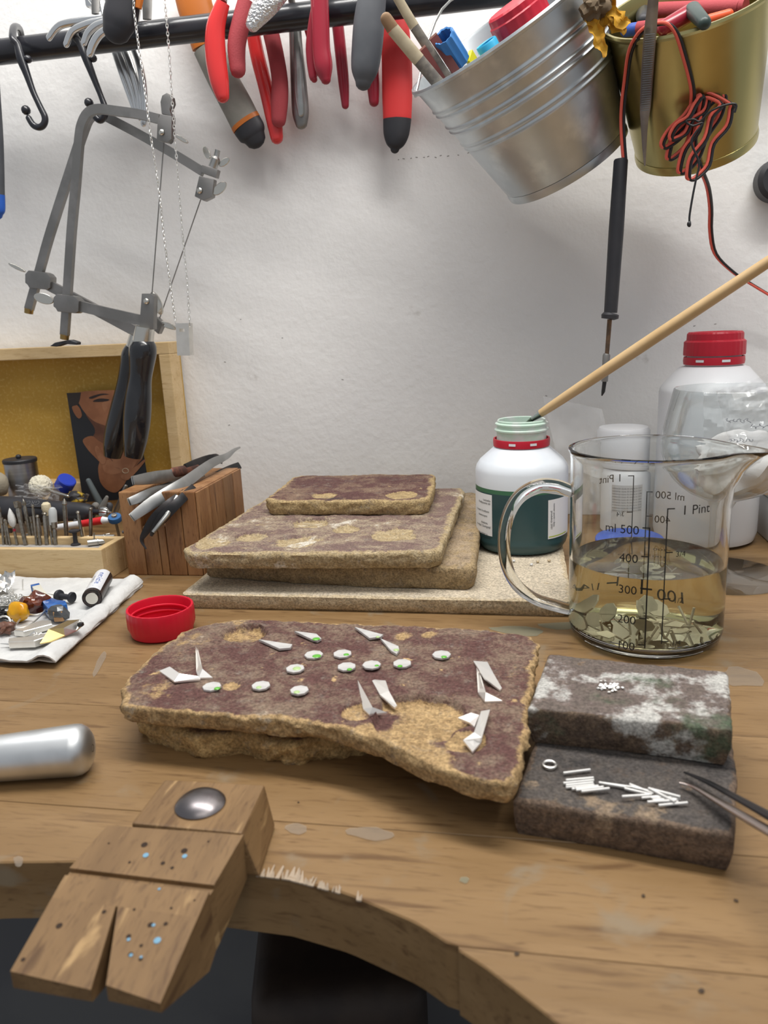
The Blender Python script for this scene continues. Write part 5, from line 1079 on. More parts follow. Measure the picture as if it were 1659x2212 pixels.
# ================================================================== paper towel and what lies on it
tow_m = M('paper_towel', (.66, .66, .645), .95, c2=(.58, .58, .57), ns=50, bump=.6, bs=260, bd=.0012)
tl = thing('paper_towel', 'folded white paper towel under the jewellery', 'paper towel', (-.36, .48, 0))
TC = [G(-180, 1418, .004), G(112, 1432, .004), G(300, 1262, .004), G(40, 1252, .004), G(-180, 1258, .004)]
def towel(grow, z, seed, amp):
    A0, B0, C0, D0 = Vector((-.47, .402, 0)), Vector((-.290-.002*grow, .404+.003*grow, 0)), Vector((-.310, .560, 0)), Vector((-.47, .563, 0)); n = 46; V, F = [], []
    for i in range(n+1):
        for j in range(n+1):
            u_, v_ = i/n, j/n; p = A0.lerp(B0, u_).lerp(D0.lerp(C0, u_), v_)
            wig = Vector((.0016*noise.noise(Vector((v_*9, seed, 1))) if u_ > .9 else 0, .0022*noise.noise(Vector((u_*16, seed, 2)))*(1 if v_ < .1 else 0), 0))
            h = z+amp*noise.noise(Vector((p.x*45, p.y*45, seed)))+amp*.5*noise.noise(Vector((p.x*130, p.y*130, seed)))
            if u_ > .90: h += .0042*math.sin(PI*(u_-.90)/.10)*(1 if seed > 3 else .3)
            V.append(p+wig+Vector((0, 0, max(.0006, h))))
    k = len(V); V += [v-Vector((0, 0, .0010)) if v.z > .0012 else Vector((v.x, v.y, .0001)) for v in V]
    for i in range(n):
        for j in range(n): q = (i*(n+1)+j, (i+1)*(n+1)+j, (i+1)*(n+1)+j+1, i*(n+1)+j+1); F += [q, tuple(x+k for x in q)[::-1]]
    E_ = [(i, 0) for i in range(n+1)]+[(n, j) for j in range(1, n+1)]+[(i, n) for i in range(n-1, -1, -1)]+[(0, j) for j in range(n-1, 0, -1)]
    ids = [i*(n+1)+j for i, j in E_]
    for a, b in zip(ids, ids[1:]+ids[:1]): F.append((a, a+k, b+k, b))
    return V, F
for k in range(4): obj('towel_layer', towel(3-k, .0012+.0013*k, k*1.7, .0006+.0002*k), tow_m, tl, ang=80)
ZT = .0065
def c8(x, y): return (x/5.184, 1220+y/5.184)
# battery
A_ = G(*c8(1045, 480), ZT); A_.z = ZT+.0074; u = (G(*c8(1180, 150), ZT+.007)-G(*c8(1045, 400), ZT+.007)).normalized(); bt = thing('battery', 'black and white AA battery lying on the paper towel', 'battery', A_-Vector((0, 0, .0073)))
R_ = .0072; wht = M('battery_white', (.78, .80, .84), .3, .0, coat=.3); bka = M('battery_black', (.012, .012, .014), .35, c2=(.05, .03, .025), ns=900)
toc = (CAM-A_).normalized(); toc = (toc-u*toc.dot(u)).normalized(); s0 = Vector((0, 0, 1)); s0 = (s0-u*s0.dot(u)).normalized()
obj('core', lathe([(0, .0004), (R_-.0004, .0004), (R_-.0002, .001), (R_-.0002, .0492), (0, .0492)], A_, u, 32), bka, bt)
obj('white_wrap', lathe([(R_, .0035), (R_, .0490)], A_, u, 24, ref=s0, arc=(-.95, .95)), wht, bt); obj('black_wrap', lathe([(R_, .0005), (R_, .0490)], A_, u, 24, ref=s0, arc=(.95, 2*PI-.95)), bka, bt)
obj('terminal', lathe([(0, -.0006), (.0044, -.0006), (.0048, .0004), (.0048, .002)], A_, u, 28), nick, bt); obj('positive_nub', lathe([(0, .0505), (.0026, .0505), (.0026, .0490)], A_, u, 20), nick, bt)
bl_ = M('battery_blue', (.03, .10, .42), .4); Bv = u.cross(s0)
def wrapb(g, a0, h0, rot=1): return [A_+u*(h0+v[0]*rot)+(s0*math.cos(a0+v[1]/R_)+Bv*math.sin(a0+v[1]/R_))*(R_+.0001) for v in g[0]], g[1]
obj('battery_text', join(wrapb(text_geo('everActive', .0062), 0.0, .027, -1), wrapb(text_geo('1', .0072), -.02, .0085, -1)), bl_, bt, smooth=False, fix=False); obj('battery_text', wrapb(text_geo('ALKALINE LR6', .0026), -.5, .026, -1), M('battery_grey', (.2, .2, .2), .5), bt, smooth=False, fix=False)
# push pin lying
a, b = G(*c8(660, 350), ZT+.004), G(*c8(795, 365), ZT+.004); u = (b-a).normalized(); L_ = (b-a).length; pp = thing('push_pin', 'black push pin lying on the paper towel', 'push pin', (a+b)/2-Vector((0, 0, .004)))
obj('grip', lathe([(0, -.0015), (.0046, -.0012), (.0050, 0), (.0046, .0012), (.0024, .002), (.0021, L_-.002), (.0030, L_-.001), (.0042, L_), (.0042, L_+.0015), (.0036, L_+.002), (0, L_+.002)], a, u, 24), blackr, pp); obj('needle', tube([a, a-u*.012+Vector((0, 0, .001))], [.0006, .0001], 8), nick, pp)
amber = M('dark_amber', (.16, .035, .008), .12, c2=(.07, .012, .01), ns=60, coat=.6, bump=.35, bs=160, bd=.002); yam = M('yellow_amber', (.72, .38, .01), .2, c2=(.60, .26, .005), ns=50, sss=.3)
c = G(*c8(385, 540), ZT); obj('amber_stone', blob(c+Vector((-.0018, .004, .0066)), (.0098, .0075, .0076), .5, 1.7, 3, 4), amber, None, 'dark red-brown amber lump on the paper towel', 'amber', ang=28)
c = G(*c8(190, 650), ZT); nk = thing('amber_pendant', 'yellow amber drop on a thin silver hook', 'pendant', c); obj('drop', blob(c+Vector((0, .003, .007)), (.0085, .006, .0075), .35, 1.3, 3, 6), yam, nk)
hk = [c8(285, 552), c8(420, 558), c8(500, 520), c8(515, 480), c8(480, 540), c8(380, 640), c8(280, 695), c8(180, 712), c8(170, 680), c8(240, 590)]; hps = [G(a, b, ZT+.004) for a, b in hk]; obj('wire_hook', tube(hps, .0006, 8, sub=4), silver_m, nk)
cobalt = M('cobalt_enamel', (.015, .10, .36), .25, coat=.4, c2=(.02, .13, .42), ns=200); bone = M('bone_white', (.66, .64, .55), .4)
bp_ = thing('enamel_ring', 'cobalt blue and bone coloured ring with a dark faceted stone', 'ring', G(*c8(560, 520), ZT))
def slabp(pts, z0, z1): return bev(prism([G(a, b, z1) for a, b in pts], (0, 0, z0-z1)), .0006, 2)
obj('bone_part', slabp([c8(345, 225), c8(440, 205), c8(555, 365), c8(455, 380)], ZT, ZT+.008), bone, bp_); obj('blue_tip', slabp([c8(338, 222), c8(438, 200), c8(446, 216), c8(346, 240)], ZT+.0004, ZT+.0084), cobalt, bp_)
obj('blue_part', slabp([c8(450, 385), c8(545, 352), c8(640, 390), c8(730, 400), c8(752, 440), c8(640, 470), c8(540, 490)], ZT, ZT+.0085), cobalt, bp_)
obj('dark_stone', blob(G(*c8(640, 640), ZT)+Vector((0, .003, .0055)), (.0085, .005, .0065), .25, 1.2, 2, 9), M('dark_crystal', (.09, .095, .10), .25, .3), bp_, smooth=False)
for k in (0, 1): obj('wood_inlay', box(G(*c8(695, 610), ZT)+Vector((.0012, -.0045, .0024+k*.0042)), (.0066, .004, .0034), rz=.2, b=.0005), M('inlay_wood', (.40, .23, .11), .6), bp_)
# silver bars, boat, foil
def sbar(label, pts, z0, h, mat=silver_m): obj('silver_bar', bev(prism([G(a, b, z0+h) for a, b in pts], (0, 0, -h)), .0004, 1), mat, None, label, 'silver bar', smooth=False)
sbar('slim silver bar pendant in front of the amber drop', [c8(92, 862), c8(380, 850), c8(560, 790), c8(555, 760), c8(300, 800), c8(100, 820)], ZT, .0050, pm); sbar('silver bar pendant lying behind the slim one', [c8(150, 735), c8(260, 745), c8(585, 660), c8(575, 620), c8(470, 620), c8(220, 690)], ZT, .0042, pm)
bgold = M('gilt_inside', (.74, .56, .24), .20, .85)
boat = thing('silver_boat', 'boat-shaped silver vessel gilded at one end', 'silver piece', G(*c8(680, 850), ZT))
bv = {k: G(*c8(*p[:2]), ZT+.0028+p[2]) for k, p in dict(tip=(446, 882, .0012), up=(545, 720, .0062), mid=(712, 708, .0068), low=(726, 790, .0022), base=(560, 862, .0010), crest=(760, 622, .0070), end=(892, 612, .0066), stern=(935, 662, .0048), foot=(850, 735, .0020)).items()}
def facet(name, ks, mat, lab=None): obj(name, prism([bv[k] for k in ks], (.0003, .0006, -.0007)), mat, boat, lab, smooth=False)
facet('gilded_end', ('tip', 'up', 'mid', 'low', 'base'), bgold, 'gilded shiny end'); facet('inner_wall', ('up', 'crest', 'end', 'mid'), M('dull_gilt', (.36, .27, .14), .35, .8), 'dull gilded inner wall'); facet('hull', ('mid', 'end', 'stern', 'foot', 'low'), silver_m)
obj('hollow', box(G(*c8(902, 668), ZT+.0078), (.0035, .003, .0025), b=.0005), wb, boat)  # solid black block; the hollow's shade is put into its colour
foil = M('silver_foil', (.80, .79, .76), .3, 1); c = G(*c8(20, 290), ZT); obj('silver_foil', sheet(c+Vector((0, 0, .006)), (.010, .002, .002), (-.002, .008, .006), (0, -.3, 1), .004, 2.5, 12, 9), foil, None, 'crumpled piece of silver foil by the chain pile', 'foil', ang=25)
cr = random.Random(31)
def heap(px0, px1, py0, py1, n, z): 
    pts = []
    for i in range(n): q = c8(cr.uniform(px0, px1), cr.uniform(py0, py1)); pts.append(G(q[0], q[1], ZT)+Vector((0, 0, .0012+z*cr.random())))
    return pts
obj('silver_chain', chain_geo(heap(-120, 265, 400, 490, 60, .004)+[G(*c8(120, 330), ZT+.003), G(*c8(75, 260), ZT+.004), G(*c8(100, 230), ZT+.004), G(*c8(150, 330), ZT+.003)], .0022, .0009, .0003, 3), silver_m, None, 'tangled silver chain heaped on the paper towel', 'chain'); obj('black_chain', chain_geo(heap(-100, 120, 540, 640, 34, .004), .0022, .0010, .0004, 4), stk, None, 'tangled blackened chain beside the amber drop', 'chain')
c = G(*c8(60, 770), ZT); ng = thing('nugget_pendant', 'small brown nugget on a grey ring', 'pendant', c); obj('nugget', blob(c+Vector((0, .001, .004)), (.0065, .0045, .0042), .6, 2.2, 3, 3), M('brown_nugget', (.16, .075, .05), .45), ng); obj('ring', tube([c+Vector((-.004+.006*math.cos(a), .004+.003*math.sin(a), .006+.004*math.sin(a))) for a in [2*PI*i/14 for i in range(14)]], .0007, 6, closed=True), silver_m, ng)
c = G(*c8(145, 905), ZT); obj('silver_pin', tube([c+Vector((-.009, 0, .001)), c+Vector((0, -.001, .0014)), c+Vector((.006, .001, .001))], [.0003, .0009, .0006], 8), silver_m, None, 'small silver pin at the front of the paper towel', 'silver pin'); obj('silver_clasp', blob(G(*c8(410, 850), ZT)+Vector((0, 0, .003)), (.004, .003, .003), .8, 3, 3, 7), silver_m, None, 'small lumpy silver clasp by the boat', 'clasp')
tool('silver_pin', 'upright silver pin in the chain heap by the foil', 'silver pin', c8(255, 165), c8(258, 330), .53, 1.6, 1.6, silver_m, (False, False))
# ================================================================== red cap on the bench
cp = G(352, 1366, 0); Sc = mpp(cp); r = 70*Sc; hC = (G(352, 1366, 0)-G(352, 1366, 0)).length+.0195
cap = thing('screw_cap', 'red plastic screw cap lying open side up on the bench', 'screw cap', cp); mr = M('red_plastic_cap', (.60, .010, .032), .32)
obj('cap_body', lathe([(0, 0), (r*.84, 0), (r*.93, .0015), (r*.955, .004), (r, .0075), (r, hC-.0012), (r*.985, hC), (r*.93, hC), (r*.915, hC-.001), (r*.90, .0042), (0, .0042)], cp, n=96, fn=lambda rr, h, t: (rr+.00035*(1 if math.sin(t*30) > .5 and rr > r*.97 else 0), h)), mr, cap)
obj('inner_thread', tube([cp+Vector((r*.885*math.cos(a), r*.885*math.sin(a), .008+.004*a/(2*PI))) for a in [i*.2 for i in range(60)]], .0008, 6), mr, cap); obj('seal_liner', lathe([(0, .0052), (r*.6, .0052), (r*.62, .0046), (r*.62, .0042)], cp, n=40), mr, cap)
# ================================================================== silver on the slab
def rA(x, y): return (240+x/2.9625, 1320+y/2.9625)
def rB(x, y): return (700+x/2.9625, 1320+y/2.9625)
def ztop(px, py): 
    p = G(px, py, ZS); d = math.hypot(p.x-G(915, 1545, ZS).x, p.y-G(915, 1545, ZS).y)
    return ZS+.0006-(.0026 if d < .0185 else 0)
grn_m = M('green_enamel', (.10, .42, .03), .2, coat=.5); pgrn = M('pale_green_enamel', (.42, .58, .25), .25, coat=.4)
oc_l = {0: 'eight-sided silver disc with a big bright green spot', 1: 'eight-sided silver disc with a green spot, beside the bright green one', 2: 'eight-sided silver disc with a pale olive smear', 3: 'eight-sided silver disc with a small green spot at the edge, mid row', 4: 'eight-sided silver disc nearest the bent pieces at the slab\'s rounded end', 5: 'eight-sided silver disc with a faint green spot, beside the end disc', 6: 'eight-sided silver disc with a pale green dot, before the broken pit', 7: 'eight-sided silver disc with a tiny green fleck at its rim', 8: 'eight-sided silver disc with a green spot on its far side', 9: 'lone eight-sided silver disc near the slab\'s straight end'}
for i, (cx_, cy_, gx, gy, gm, gr_) in enumerate([(678, 1418, 6, -1, grn_m, .0024), (740, 1416, 8, -2, grn_m, .0016), (638, 1448, 3, -4, pgrn, .0022), (749, 1444, 6, 2, grn_m, .0014), (458, 1487, 11, 0, grn_m, .0016), (564, 1485, -5, 0, pgrn, .0014), (647, 1495, -6, 0, pgrn, .0016), (803, 1440, 11, -2, grn_m, .0012), (869, 1437, -5, 2, grn_m, .0014), (954, 1418, 5, 1, grn_m, .0016)]):
    z = ztop(cx_, cy_); c = G(cx_, cy_, z); r = 20.5*mpp(c); t = thing('silver_disc', oc_l[i], 'silver disc', c, 'eight-sided silver discs on the slab'); a0 = rnd.uniform(0, .7)
    obj('plate', bev(prism([c+Vector((r*math.cos(a0+k*PI/4), r*math.sin(a0+k*PI/4), .0001)) for k in range(8)], (0, 0, .0013)), .0002, 1), silver_w, t, smooth=False)
    q = G(cx_+gx, cy_+gy, z+.0014); obj('enamel_spot', lathe([(gr_, 0), (gr_*.9, .0002), (gr_*.5, .0004), (0, .0005)], q, n=16), gm, t)
kl = ['silver kite without green, by the round pit', 'silver kite with a bright green end', 'silver kite touching the tip of another kite', 'silver kite with a pale greenish blunt end']
for i, (pts, gp) in enumerate([([(559, 1386), (632, 1397), (628, 1404), (603, 1406)], None), ([(636, 1368), (684, 1374), (695, 1384), (686, 1389), (674, 1386)], (683, 1380, grn_m, .0022)), ([(766, 1359), (828, 1376), (823, 1380), (798, 1383)], (816, 1376, pgrn, .0012)), ([(822, 1384), (861, 1401), (863, 1410), (857, 1418), (845, 1411)], (856, 1404, pgrn, .0016))]):
    z = ZS+.0006; ps = [G(a, b, z) for a, b in pts]; t = thing('silver_kite', kl[i], 'silver piece', sum(ps, Vector())/len(ps), 'silver kites on the slab')
    obj('plate', bev(prism(ps, (0, 0, .0016)), .0002, 1), silver_w, t, smooth=False)
    if gp: obj('enamel_spot', lathe([(gp[3], 0), (gp[3]*.9, .0002), (gp[3]*.5, .0004), (0, .0005)], G(gp[0], gp[1], z+.0017), n=16), gp[2], t)
bright = M('polished_silver', (.93, .90, .86), .24, .62)
def bent(label, f1, f2, ridge, z, hr=.0035, base=(.0, .0)):
    """two facets; vertices whose index is in ridge stand hr above the slab"""
    t_ = []
    allp = f1+f2; key = {}
    for p in allp: key.setdefault(p, len(key))
    P_ = [None]*len(key)
    for p, k in key.items(): zz = z+(hr if p in ridge else 0); P_[k] = G(p[0], p[1], zz)
    n_ = len(P_); V = P_+[v-Vector((0, 0, .0009)) for v in P_]; A1 = tuple(key[p] for p in f1); A2 = tuple(key[p] for p in f2); F = [A1, A2, tuple(i+n_ for i in A1)[::-1], tuple(i+n_ for i in A2)[::-1]]
    from collections import Counter
    ed = Counter()
    for f in (A1, A2):
        for a, b in zip(f, f[1:]+f[:1]): ed[frozenset((a, b))] += 1
    for f in (A1, A2):
        for a, b in zip(f, f[1:]+f[:1]):
            if ed[frozenset((a, b))] == 1: F.append((a, b, b+n_, a+n_))
    obj('bent_silver', (V, F), bright, None, label, 'silver piece', 'bent silver pieces on the slab', smooth=False)
A, B = rA, rB; z = ZS+.0013; zc = ZS-.0010
bent('wide bent silver piece lying flat at the slab\'s rounded end', [A(308, 382), A(375, 355), A(440, 400), A(405, 450)], [A(405, 450), A(440, 400), A(570, 420), A(570, 437)], (A(440, 400), A(375, 355)), z, .002)
bent('tall pointed bent silver piece at the slab\'s rounded end', [A(540, 225), A(556, 245), A(585, 370), A(545, 388)], [A(545, 388), A(585, 370), A(650, 425), A(560, 427)], (A(540, 225), A(585, 370)), z, .003)
bent('thin hooked bent silver piece in the broken pit', [B(215, 440), B(310, 615), B(250, 625), B(212, 480)], [B(250, 625), B(310, 615), B(402, 648), B(290, 662)], (B(215, 440), B(310, 615)), zc, .003)
bent('broad bent silver piece in the broken pit', [B(298, 428), B(390, 432), B(415, 510), B(358, 535)], [B(358, 535), B(415, 510), B(467, 605), B(450, 617)], (B(358, 535), B(415, 510)), zc, .003)
bent('broad bent silver piece by the slab\'s straight end', [B(955, 318), B(1045, 325), B(1085, 400), B(1025, 427)], [B(1025, 427), B(1085, 400), B(1138, 492), B(1125, 505)], (B(1025, 427), B(1085, 400)), z, .003)
bent('thin hooked bent silver piece by the slab\'s straight end', [B(975, 360), B(1000, 400), B(1035, 520), B(985, 520)], [B(985, 520), B(1035, 520), B(1142, 573), B(1030, 577)], (B(975, 360), B(1035, 520)), z, .003)
bent('bright pointed silver flake overlapped by a long bent piece', [B(857, 682), B(940, 650), B(992, 665)], [B(857, 682), B(992, 665), B(962, 740), B(930, 712)], (B(940, 650), B(992, 665)), z, .0015)
bent('long bent silver strip with a pointed arrow end', [B(1005, 640), B(1062, 630), B(1010, 810), B(960, 775)], [B(960, 775), B(1010, 810), B(1003, 840), B(950, 900), B(890, 825)], (B(960, 775), B(1010, 810), B(1062, 630)), z, .0025)
# ------------------------------------------------------------------ rods and ring on the sooty brick
def c3(x, y): return (1050+x/2.724, 1380+y/2.724)
ZB = .0178
rods = [((455, 790), (612, 770)), ((470, 832), (632, 818)), ((455, 850), (634, 832)), ((470, 862), (630, 846)), ((470, 874), (634, 858)), ((505, 884), (660, 866)), ((530, 890), (690, 872)), ((525, 880), (640, 868)), ((560, 898), (725, 880)), ((665, 846), (820, 872)), ((690, 850), (850, 872)), ((845, 856), (985, 912)), ((815, 880), (975, 918)), ((800, 928), (960, 918)), ((850, 870), (960, 896)), ((955, 880), (1142, 930)), ((960, 880), (1110, 958)), ((915, 936), (1080, 922)), ((950, 960), (1120, 950)), ((980, 948), (1140, 942)), ((1015, 980), (1185, 964)), ((970, 935), (1130, 934)), ((1000, 955), (1130, 960))]
for i, (a, b) in enumerate(rods):
    zz = ZB+.0007+(.0011 if i in (6, 7, 15, 16) else 0)+(.0006 if i % 5 == 3 else 0); A_, B_ = G(*c3(*a), zz), G(*c3(*b), zz)
    obj('silver_rod', tube([A_, B_], .00055, 8), silver_w, None, 'lone short silver rod by the jump ring' if i == 0 else 'short silver rod in the neat bundle nearest the jump ring' if i < 9 else 'short silver rod in the loose heap by the tweezer tips' if i > 10 else 'short silver rod bridging the neat bundle and the loose heap', 'silver rod', 'silver rods on the sooty brick')
c = G(*c3(374, 740), ZB+.0007); obj('jump_ring', tube([c+Vector((.0027*math.cos(a), .0027*math.sin(a), 0)) for a in [2*PI*i/24 for i in range(24)]], .0006, 8, closed=True), silver_m, None, 'round silver jump ring on the sooty brick', 'jump ring')
cr = random.Random(8); gs = []
for i in range(46): 
    q = c3(730+cr.gauss(0, 38), 278+cr.gauss(0, 12)); p = G(q[0], q[1], .0358); gs.append(blob(p+Vector((0, 0, .0002)), (.0009, .0007, .0005), .6, 2, 1, i))
obj('solder_chips', join(*gs), silver_m, None, 'scatter of tiny silver solder chips on the flux-crusted brick', 'solder chips', kind='stuff', smooth=False)
# tweezers from the right
tr = thing('tweezers', 'open tweezers with one dark and one shiny arm over the sooty brick', 'tweezers', G(1560, 1720, .02))
tips = [Vector(), Vector()]
def arm(pts, mat, r):
    ps = [G(a, b, z_) for a, b, z_ in pts]; return obj('arm', tube(ps, r, 12, flat=.55, ref=(0, 0, 1), sub=4), mat, tr)
arm([(1478, 1668, .0195), (1530, 1690, .0225), (1600, 1728, .027), (1680, 1772, .032), (1790, 1830, .038)], stk, [.0006, .0014, .0018, .0024, .003])
arm([(1468, 1690, .0195), (1500, 1700, .0205), (1570, 1742, .024), (1680, 1805, .030), (1790, 1866, .036)], M('warm_polished_steel', (.72, .62, .58), .18, 1), [.0006, .0012, .0020, .0026, .003])
obj('joint', tube([G(1785, 1827, .038), G(1790, 1866, .036), G(1830, 1875, .04)], .004, 12), stk, tr)
# ================================================================== bench pin
pin_m = wood_mat('worn_pin_wood', (.23, .135, .058), (.175, .10, .042), (.10, .052, .022), sx=(16, 2.2, 16), rough=.6, rv=.02, wear=(.40, .255, .115), wlo=.60, wst=True)
pin_s = wood_mat('pin_side_wood', (.44, .28, .12), (.36, .20, .085), (.13, .055, .02), sx=(9, 3, 9), rough=.6, rv=.02)
pin = thing('bench_pin', 'worn wooden bench pin with a V slot, over the bench edge', 'bench pin', (-.128, .25, .0005))
PZ = .0195
rl, rr2, sl, sr2 = G(355, 1683, PZ), G(572, 1694, PZ), G(283, 1778, PZ), G(522, 1800, PZ)
cR = G(592, 1712, PZ-.003)
def hexa(topq, botq): V = list(topq)+list(botq); n_ = len(topq); return V, [tuple(range(n_)), tuple(range(2*n_-1, n_-1, -1))]+[(i, n_+i, n_+(i+1) % n_, (i+1) % n_) for i in range(n_)]
def dz(p, z_): return Vector((p.x, p.y, z_))
tb_q = [rl, rr2, cR, sr2+Vector((.0075, .002, -.001)), sr2, sl]
obj('clamp_end', bev(hexa([rl, rr2, sr2, sl], [dz(p, .0006) for p in (rl, rr2+Vector((.0035, -.001, 0)), sr2+Vector((.0055, 0, 0)), sl)]), .0012, 2), pin_m, pin, smooth=False)
# working end: three solids round the V slot, with the saw groove across
ZF0, ZF1 = .0185, .0105
def pf(px, py):      # pixel onto the sloping top plane through y=.237 (ZF0) and y=.172 (ZF1)
    z_ = ZF0
    for _ in range(30): p = G(px, py, z_); z_ = ZF0+(ZF1-ZF0)*min(1.3, max(-.1, (.237-p.y)/(.237-.172)))
    return G(px, py, z_)
def under(p):
    y = p.y
    if y > .240: return .0006
    if y > .205: return -.012*(.240-y)/.035+.0006
    return max(-.0114+(.205-y)/.035*.019, -.0114) if y > .170 else .0076
fl, frr = pf(232, 1783), pf(526, 1803); gl, gr2 = pf(150, 1875), pf(462, 1912); gl2, gr3 = pf(140, 1890), pf(452, 1926)
ap = pf(273, 1948); tl_, tm1, tm2, tr_ = pf(22, 2098), pf(196, 2138), pf(229, 2128), pf(346, 2168)
def solid(tp, name, down=0, n=1):
    V, F = hexa(tp, [Vector((p.x, p.y, under(p))) for p in tp]); obj(name, (V, F), pin_m, pin, smooth=False)
ymid = .240
def subdiv_quad(a, b, c, d, name, k=8):
    """a-b far edge, d-c near edge: ladder so the underside can curve"""
    for_top = []; V, F = [], []
    for i in range(k+1):
        p, q = a.lerp(d, i/k), b.lerp(c, i/k); V += [p, q, Vector((q.x, q.y, under(q))), Vector((p.x, p.y, under(p)))]
    for i in range(k):
        for j in range(4): F.append((i*4+j, i*4+(j+1) % 4, (i+1)*4+(j+1) % 4, (i+1)*4+j))
    F += [(0, 1, 2, 3), (k*4, k*4+1, k*4+2, k*4+3)]
    return V, F
g = [subdiv_quad(fl, frr, gr2, gl, '')]
gd = Vector((0, 0, -.0016)); g.append(subdiv_quad(gl+gd, gr2+gd, gr3+gd, gl2+gd, '', 2))
mfar = gl2.lerp(gr3, .43)
apl = ap+Vector((-.0006, 0, 0)); apr = ap+Vector((.0006, 0, 0))
lm = gl2.lerp(tl_, .26); rm_ = gr3.lerp(tr_, .26)
g.append(subdiv_quad(gl2, gr3, rm_.lerp(rm_, 1), lm, '', 3))
ap2 = lm.lerp(rm_, .455)
g.append(subdiv_quad(lm, ap2+Vector((-.0004, 0, 0)), tm1, tl_, '', 8)); g.append(subdiv_quad(ap2+Vector((.0004, 0, 0)), rm_, tr_, tm2, '', 8))
for nm, q in zip(('working_end', 'saw_groove', 'working_end', 'prong', 'prong'), g): obj(nm, q, pin_m, pin, smooth=False)
# dome screw
sc = G(433, 1738, PZ); S2 = mpp(sc); r = 54*S2
obj('dome_screw', lathe([(r, 0), (r*1.01, .0006), (r*.95, .0014), (r*.75, .0030), (r*.4, .0041), (0, .0045)], sc, n=40), M('dark_worn_steel', (.20, .185, .19), .33, 1, c2=(.32, .29, .29), ns=60), pin, 'worn dark steel dome screw head')
hole_m = M('painted_hole_shade', (.035, .02, .012), .9); bw = M('blue_wax', (.16, .34, .48), .6)
for (px, py, r_, m_) in [(128, 2000, 9, hole_m), (50, 2073, 6, hole_m), (225, 1970, 6, hole_m), (312, 1825, 9, hole_m), (398, 1838, 9, hole_m), (352, 1865, 6, hole_m), (372, 1875, 5, hole_m), (280, 1863, 4, hole_m), (325, 1998, 8, hole_m), (358, 1996, 6, hole_m), (278, 2023, 7, hole_m), (305, 2043, 5, hole_m), (282, 2062, 7, hole_m), (304, 2072, 6, hole_m), (420, 1945, 3, hole_m), (370, 1962, 4, hole_m), (290, 1965, 4, hole_m), (235, 1822, 3, hole_m), (450, 1818, 3, hole_m),
    (340, 2032, 10, bw), (399, 1850, 7, bw), (315, 1848, 8, bw), (283, 2064, 5, bw), (305, 2068, 4, bw), (332, 1999, 5, bw), (344, 1921, 4, bw), (278, 2030, 5, bw)]:
    p = pf(px, py); rr_ = r_*mpp(p)*.8; nrm_ = Vector((0, -(ZF0-ZF1)/.065, 1)).normalized()
    obj('painted_drill_hole' if m_ is hole_m else 'wax_plug', lathe([(rr_, .00012 if m_ is hole_m else .0002), (0, .00005 if m_ is hole_m else .0003)], p, nrm_, 14), m_, pin, smooth=False, fix=False)  # holes are flat discs, the shade inside them painted as dark colour
# ================================================================== aluminium tube at the left
r = .0122; B_ = G(172, 1670, 0); B_.z = r+.0003; A_ = G(-20, 1684, 0); A_.z = r*.86+.0003; u = (A_-B_); A2 = B_+u*3.2; A2.z = .0092
alu = M('satin_aluminium', (.72, .74, .75), .42, 1, c2=(.58, .60, .61), ns=25, c3=(.35, .36, .36), ns3=90, lo3=.70, hi3=.76)
tbm = thing('hand_tool', 'satin aluminium tool grip with a rounded end lying on the bench', 'hand tool', B_-Vector((0, 0, r)))
v = -u.normalized(); ps = [A2, A_, B_, B_+v*.0025, B_+v*.0048, B_+v*.0066, B_+v*.0076, B_+v*.0079]; rs = [.0092, r*.86, r, r*.97, r*.86, r*.65, r*.36, r*.14]
obj('barrel', tube(ps, rs, 32), alu, tbm); obj('painted_centre_hole', lathe([(.0018, 0), (0, -.0004)], B_+v*.00795, v, 14), wb, tbm)  # black disc paints the shade of the hole in the rounded end
# ================================================================== wine glass with a bag of powder
WC = Vector((.153, .606, 0)); wz = lambda py: Y(1585, py, .606).z
zr, zb2 = wz(838), wz(1078); wg_ = thin_mat('thin_glass', 1.45)
wine = thing('wine_glass', 'stemmed wine glass holding a plastic bag of white powder', 'wine glass', WC)
WR = .049; H_ = zr-zb2
outp = [(0, .0004), (.046, .0004), (.0466, .0009), (.046, .0013), (.012, .0024), (.0045, .006), (.0040, .02), (.0042, zb2-.008), (.008, zb2-.001)]
outp += [(WR*math.sin(a)**.9 if a < PI/2 else WR*(1-(a-PI/2)*.26), zb2+H_*.56*(1-math.cos(a)) if a < PI/2 else zb2+H_*(.56+.44*(a-PI/2)/.62)) for a in (.3, .5, .7, .9, 1.1, 1.3, 1.5, 1.7, 1.9, 2.19)]
inn = [(max(0, r_-.0011), h+ (.0011 if h < zb2+H_*.3 else 0)) for r_, h in outp[9:]][::-1]
obj('glass', lathe(outp+[(inn[0][0]+.0006, inn[0][1]+.0005)]+inn+[(0, zb2+.006)], WC, n=64), wg_, wine, ang=70)
pw_m = M('white_powder', (.84, .82, .81), .95, c2=(.78, .75, .74), ns=60, bump=.5, bs=200)
V, F = blob(WC+Vector((.010, 0, zb2+H_*.34)), (.031, .030, .024), .30, 2.2, 4, 3); obj('white_powder', (V, F), pw_m, None, 'heap of white powder in the wine glass', 'powder')
bagm = M('crinkled_bag', (.88, .89, .90), .06, alpha=.24, spec=1.0)
bgt = thing('powder_bag', 'crinkled clear bag with handwriting inside the wine glass', 'plastic bag', WC+Vector((0, 0, zb2+.01)))
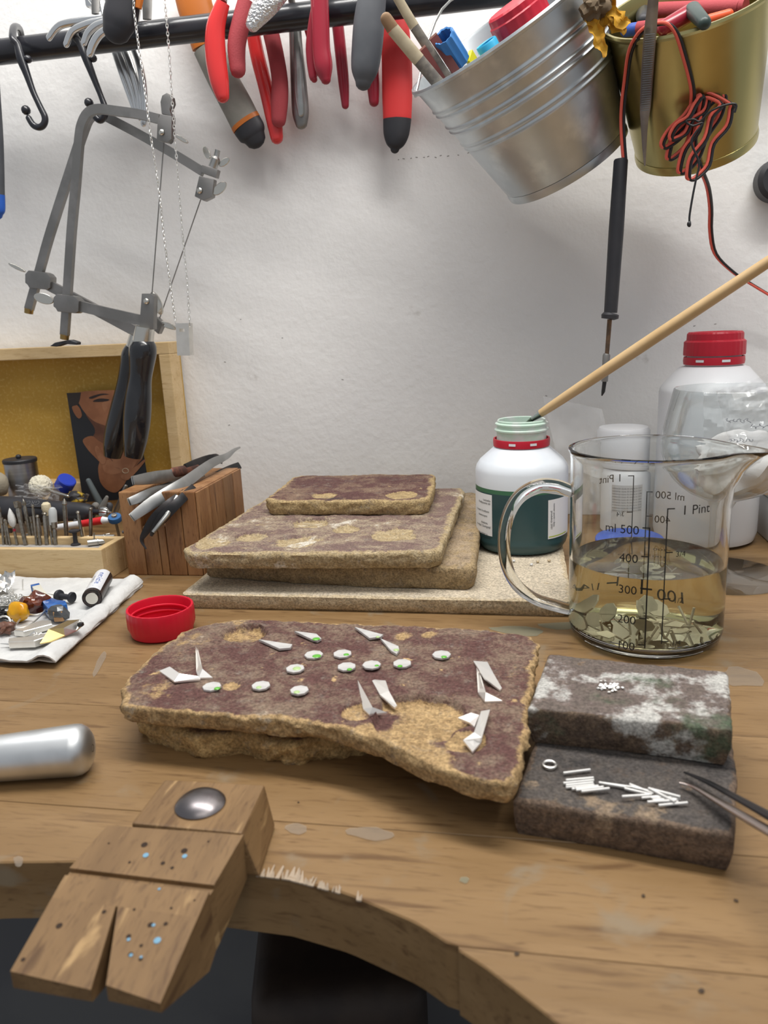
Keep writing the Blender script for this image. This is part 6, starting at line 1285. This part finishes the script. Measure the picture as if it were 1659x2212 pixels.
obj('film', sheet(WC+Vector((.006, -.022, zb2+H_*.66)), RGT*.032, Vector((0, .010, .030)), Vector((0, -1, .3)), .007, 2.6, 26, 6), bagm, bgt, ang=20); obj('film', sheet(WC+Vector((.016, -.010, zb2+H_*.78)), RGT*.024+Vector((0, 0, .008)), Vector((-.006, .006, .024)), Vector((0, -1, .3)), .008, 3.0, 22, 12), bagm, bgt, ang=20)
wp2 = []
for x0, z0, s in ((-.018, .008, 1), (.0, .004, 1.1), (-.014, -.006, .9)):
    pts = [WC+Vector((.006, -.027, zb2+H_*.66+z0))+RGT*(x0+.00042*k*s+.0009*math.sin(k*1.1))+Vector((0, -.001, .0017*math.sin(k*.55+x0*300)*(.6+.4*math.sin(k*.93))*s)) for k in range(44)]; wp2.append(tube(pts, .00018, 5))
obj('handwriting', join(*wp2), M('faint_ink', (.16, .16, .20), .6), bgt)
# white box at the right edge
q0, q1 = G(1620, 1131, 0), G(1659, 1198, 0); zt3 = .052
wbx = thing('white_box', 'white plastic box beside the wine glass, by the wall', 'box', (q0.x+.08, (q0.y+q1.y)/2, 0)); gx = .2135
boxm = M('white_box_plastic', (.70, .70, .70), .5); obj('body', box((gx+.08, .711, .019), (.16, .095, .038), b=.002), boxm, wbx); obj('lid', box((gx+.08, .711, .0465), (.163, .098, .015), b=.002), boxm, wbx)
# clear sheet behind the green bottle
pc = Y(1255, 950, .74); obj('plastic_sheet', sheet(pc, RGT*.028+Vector((0, 0, -.006)), Vector((-.008, .01, .034)), Vector((0, -1, .1)), .004, 1.5, 16, 15), M('milky_film', (.80, .80, .80), .35, alpha=.30), None, 'thin milky plastic bag standing behind the green bottle', 'plastic bag', ang=30)
# crumbs
for i, (px, py) in enumerate([(1162, 1215), (1110, 1214), (1186, 1213), (1148, 1222)]): obj('stone_crumb', blob(G(px, py, .0122)+Vector((0, 0, .0009)), (.0014, .0012, .0011), .4, 2, 2, i), tow_m if i % 2 else st_base, None, 'pale crumb on the board in front of the green bottle', 'crumb', 'crumbs on the pale board')
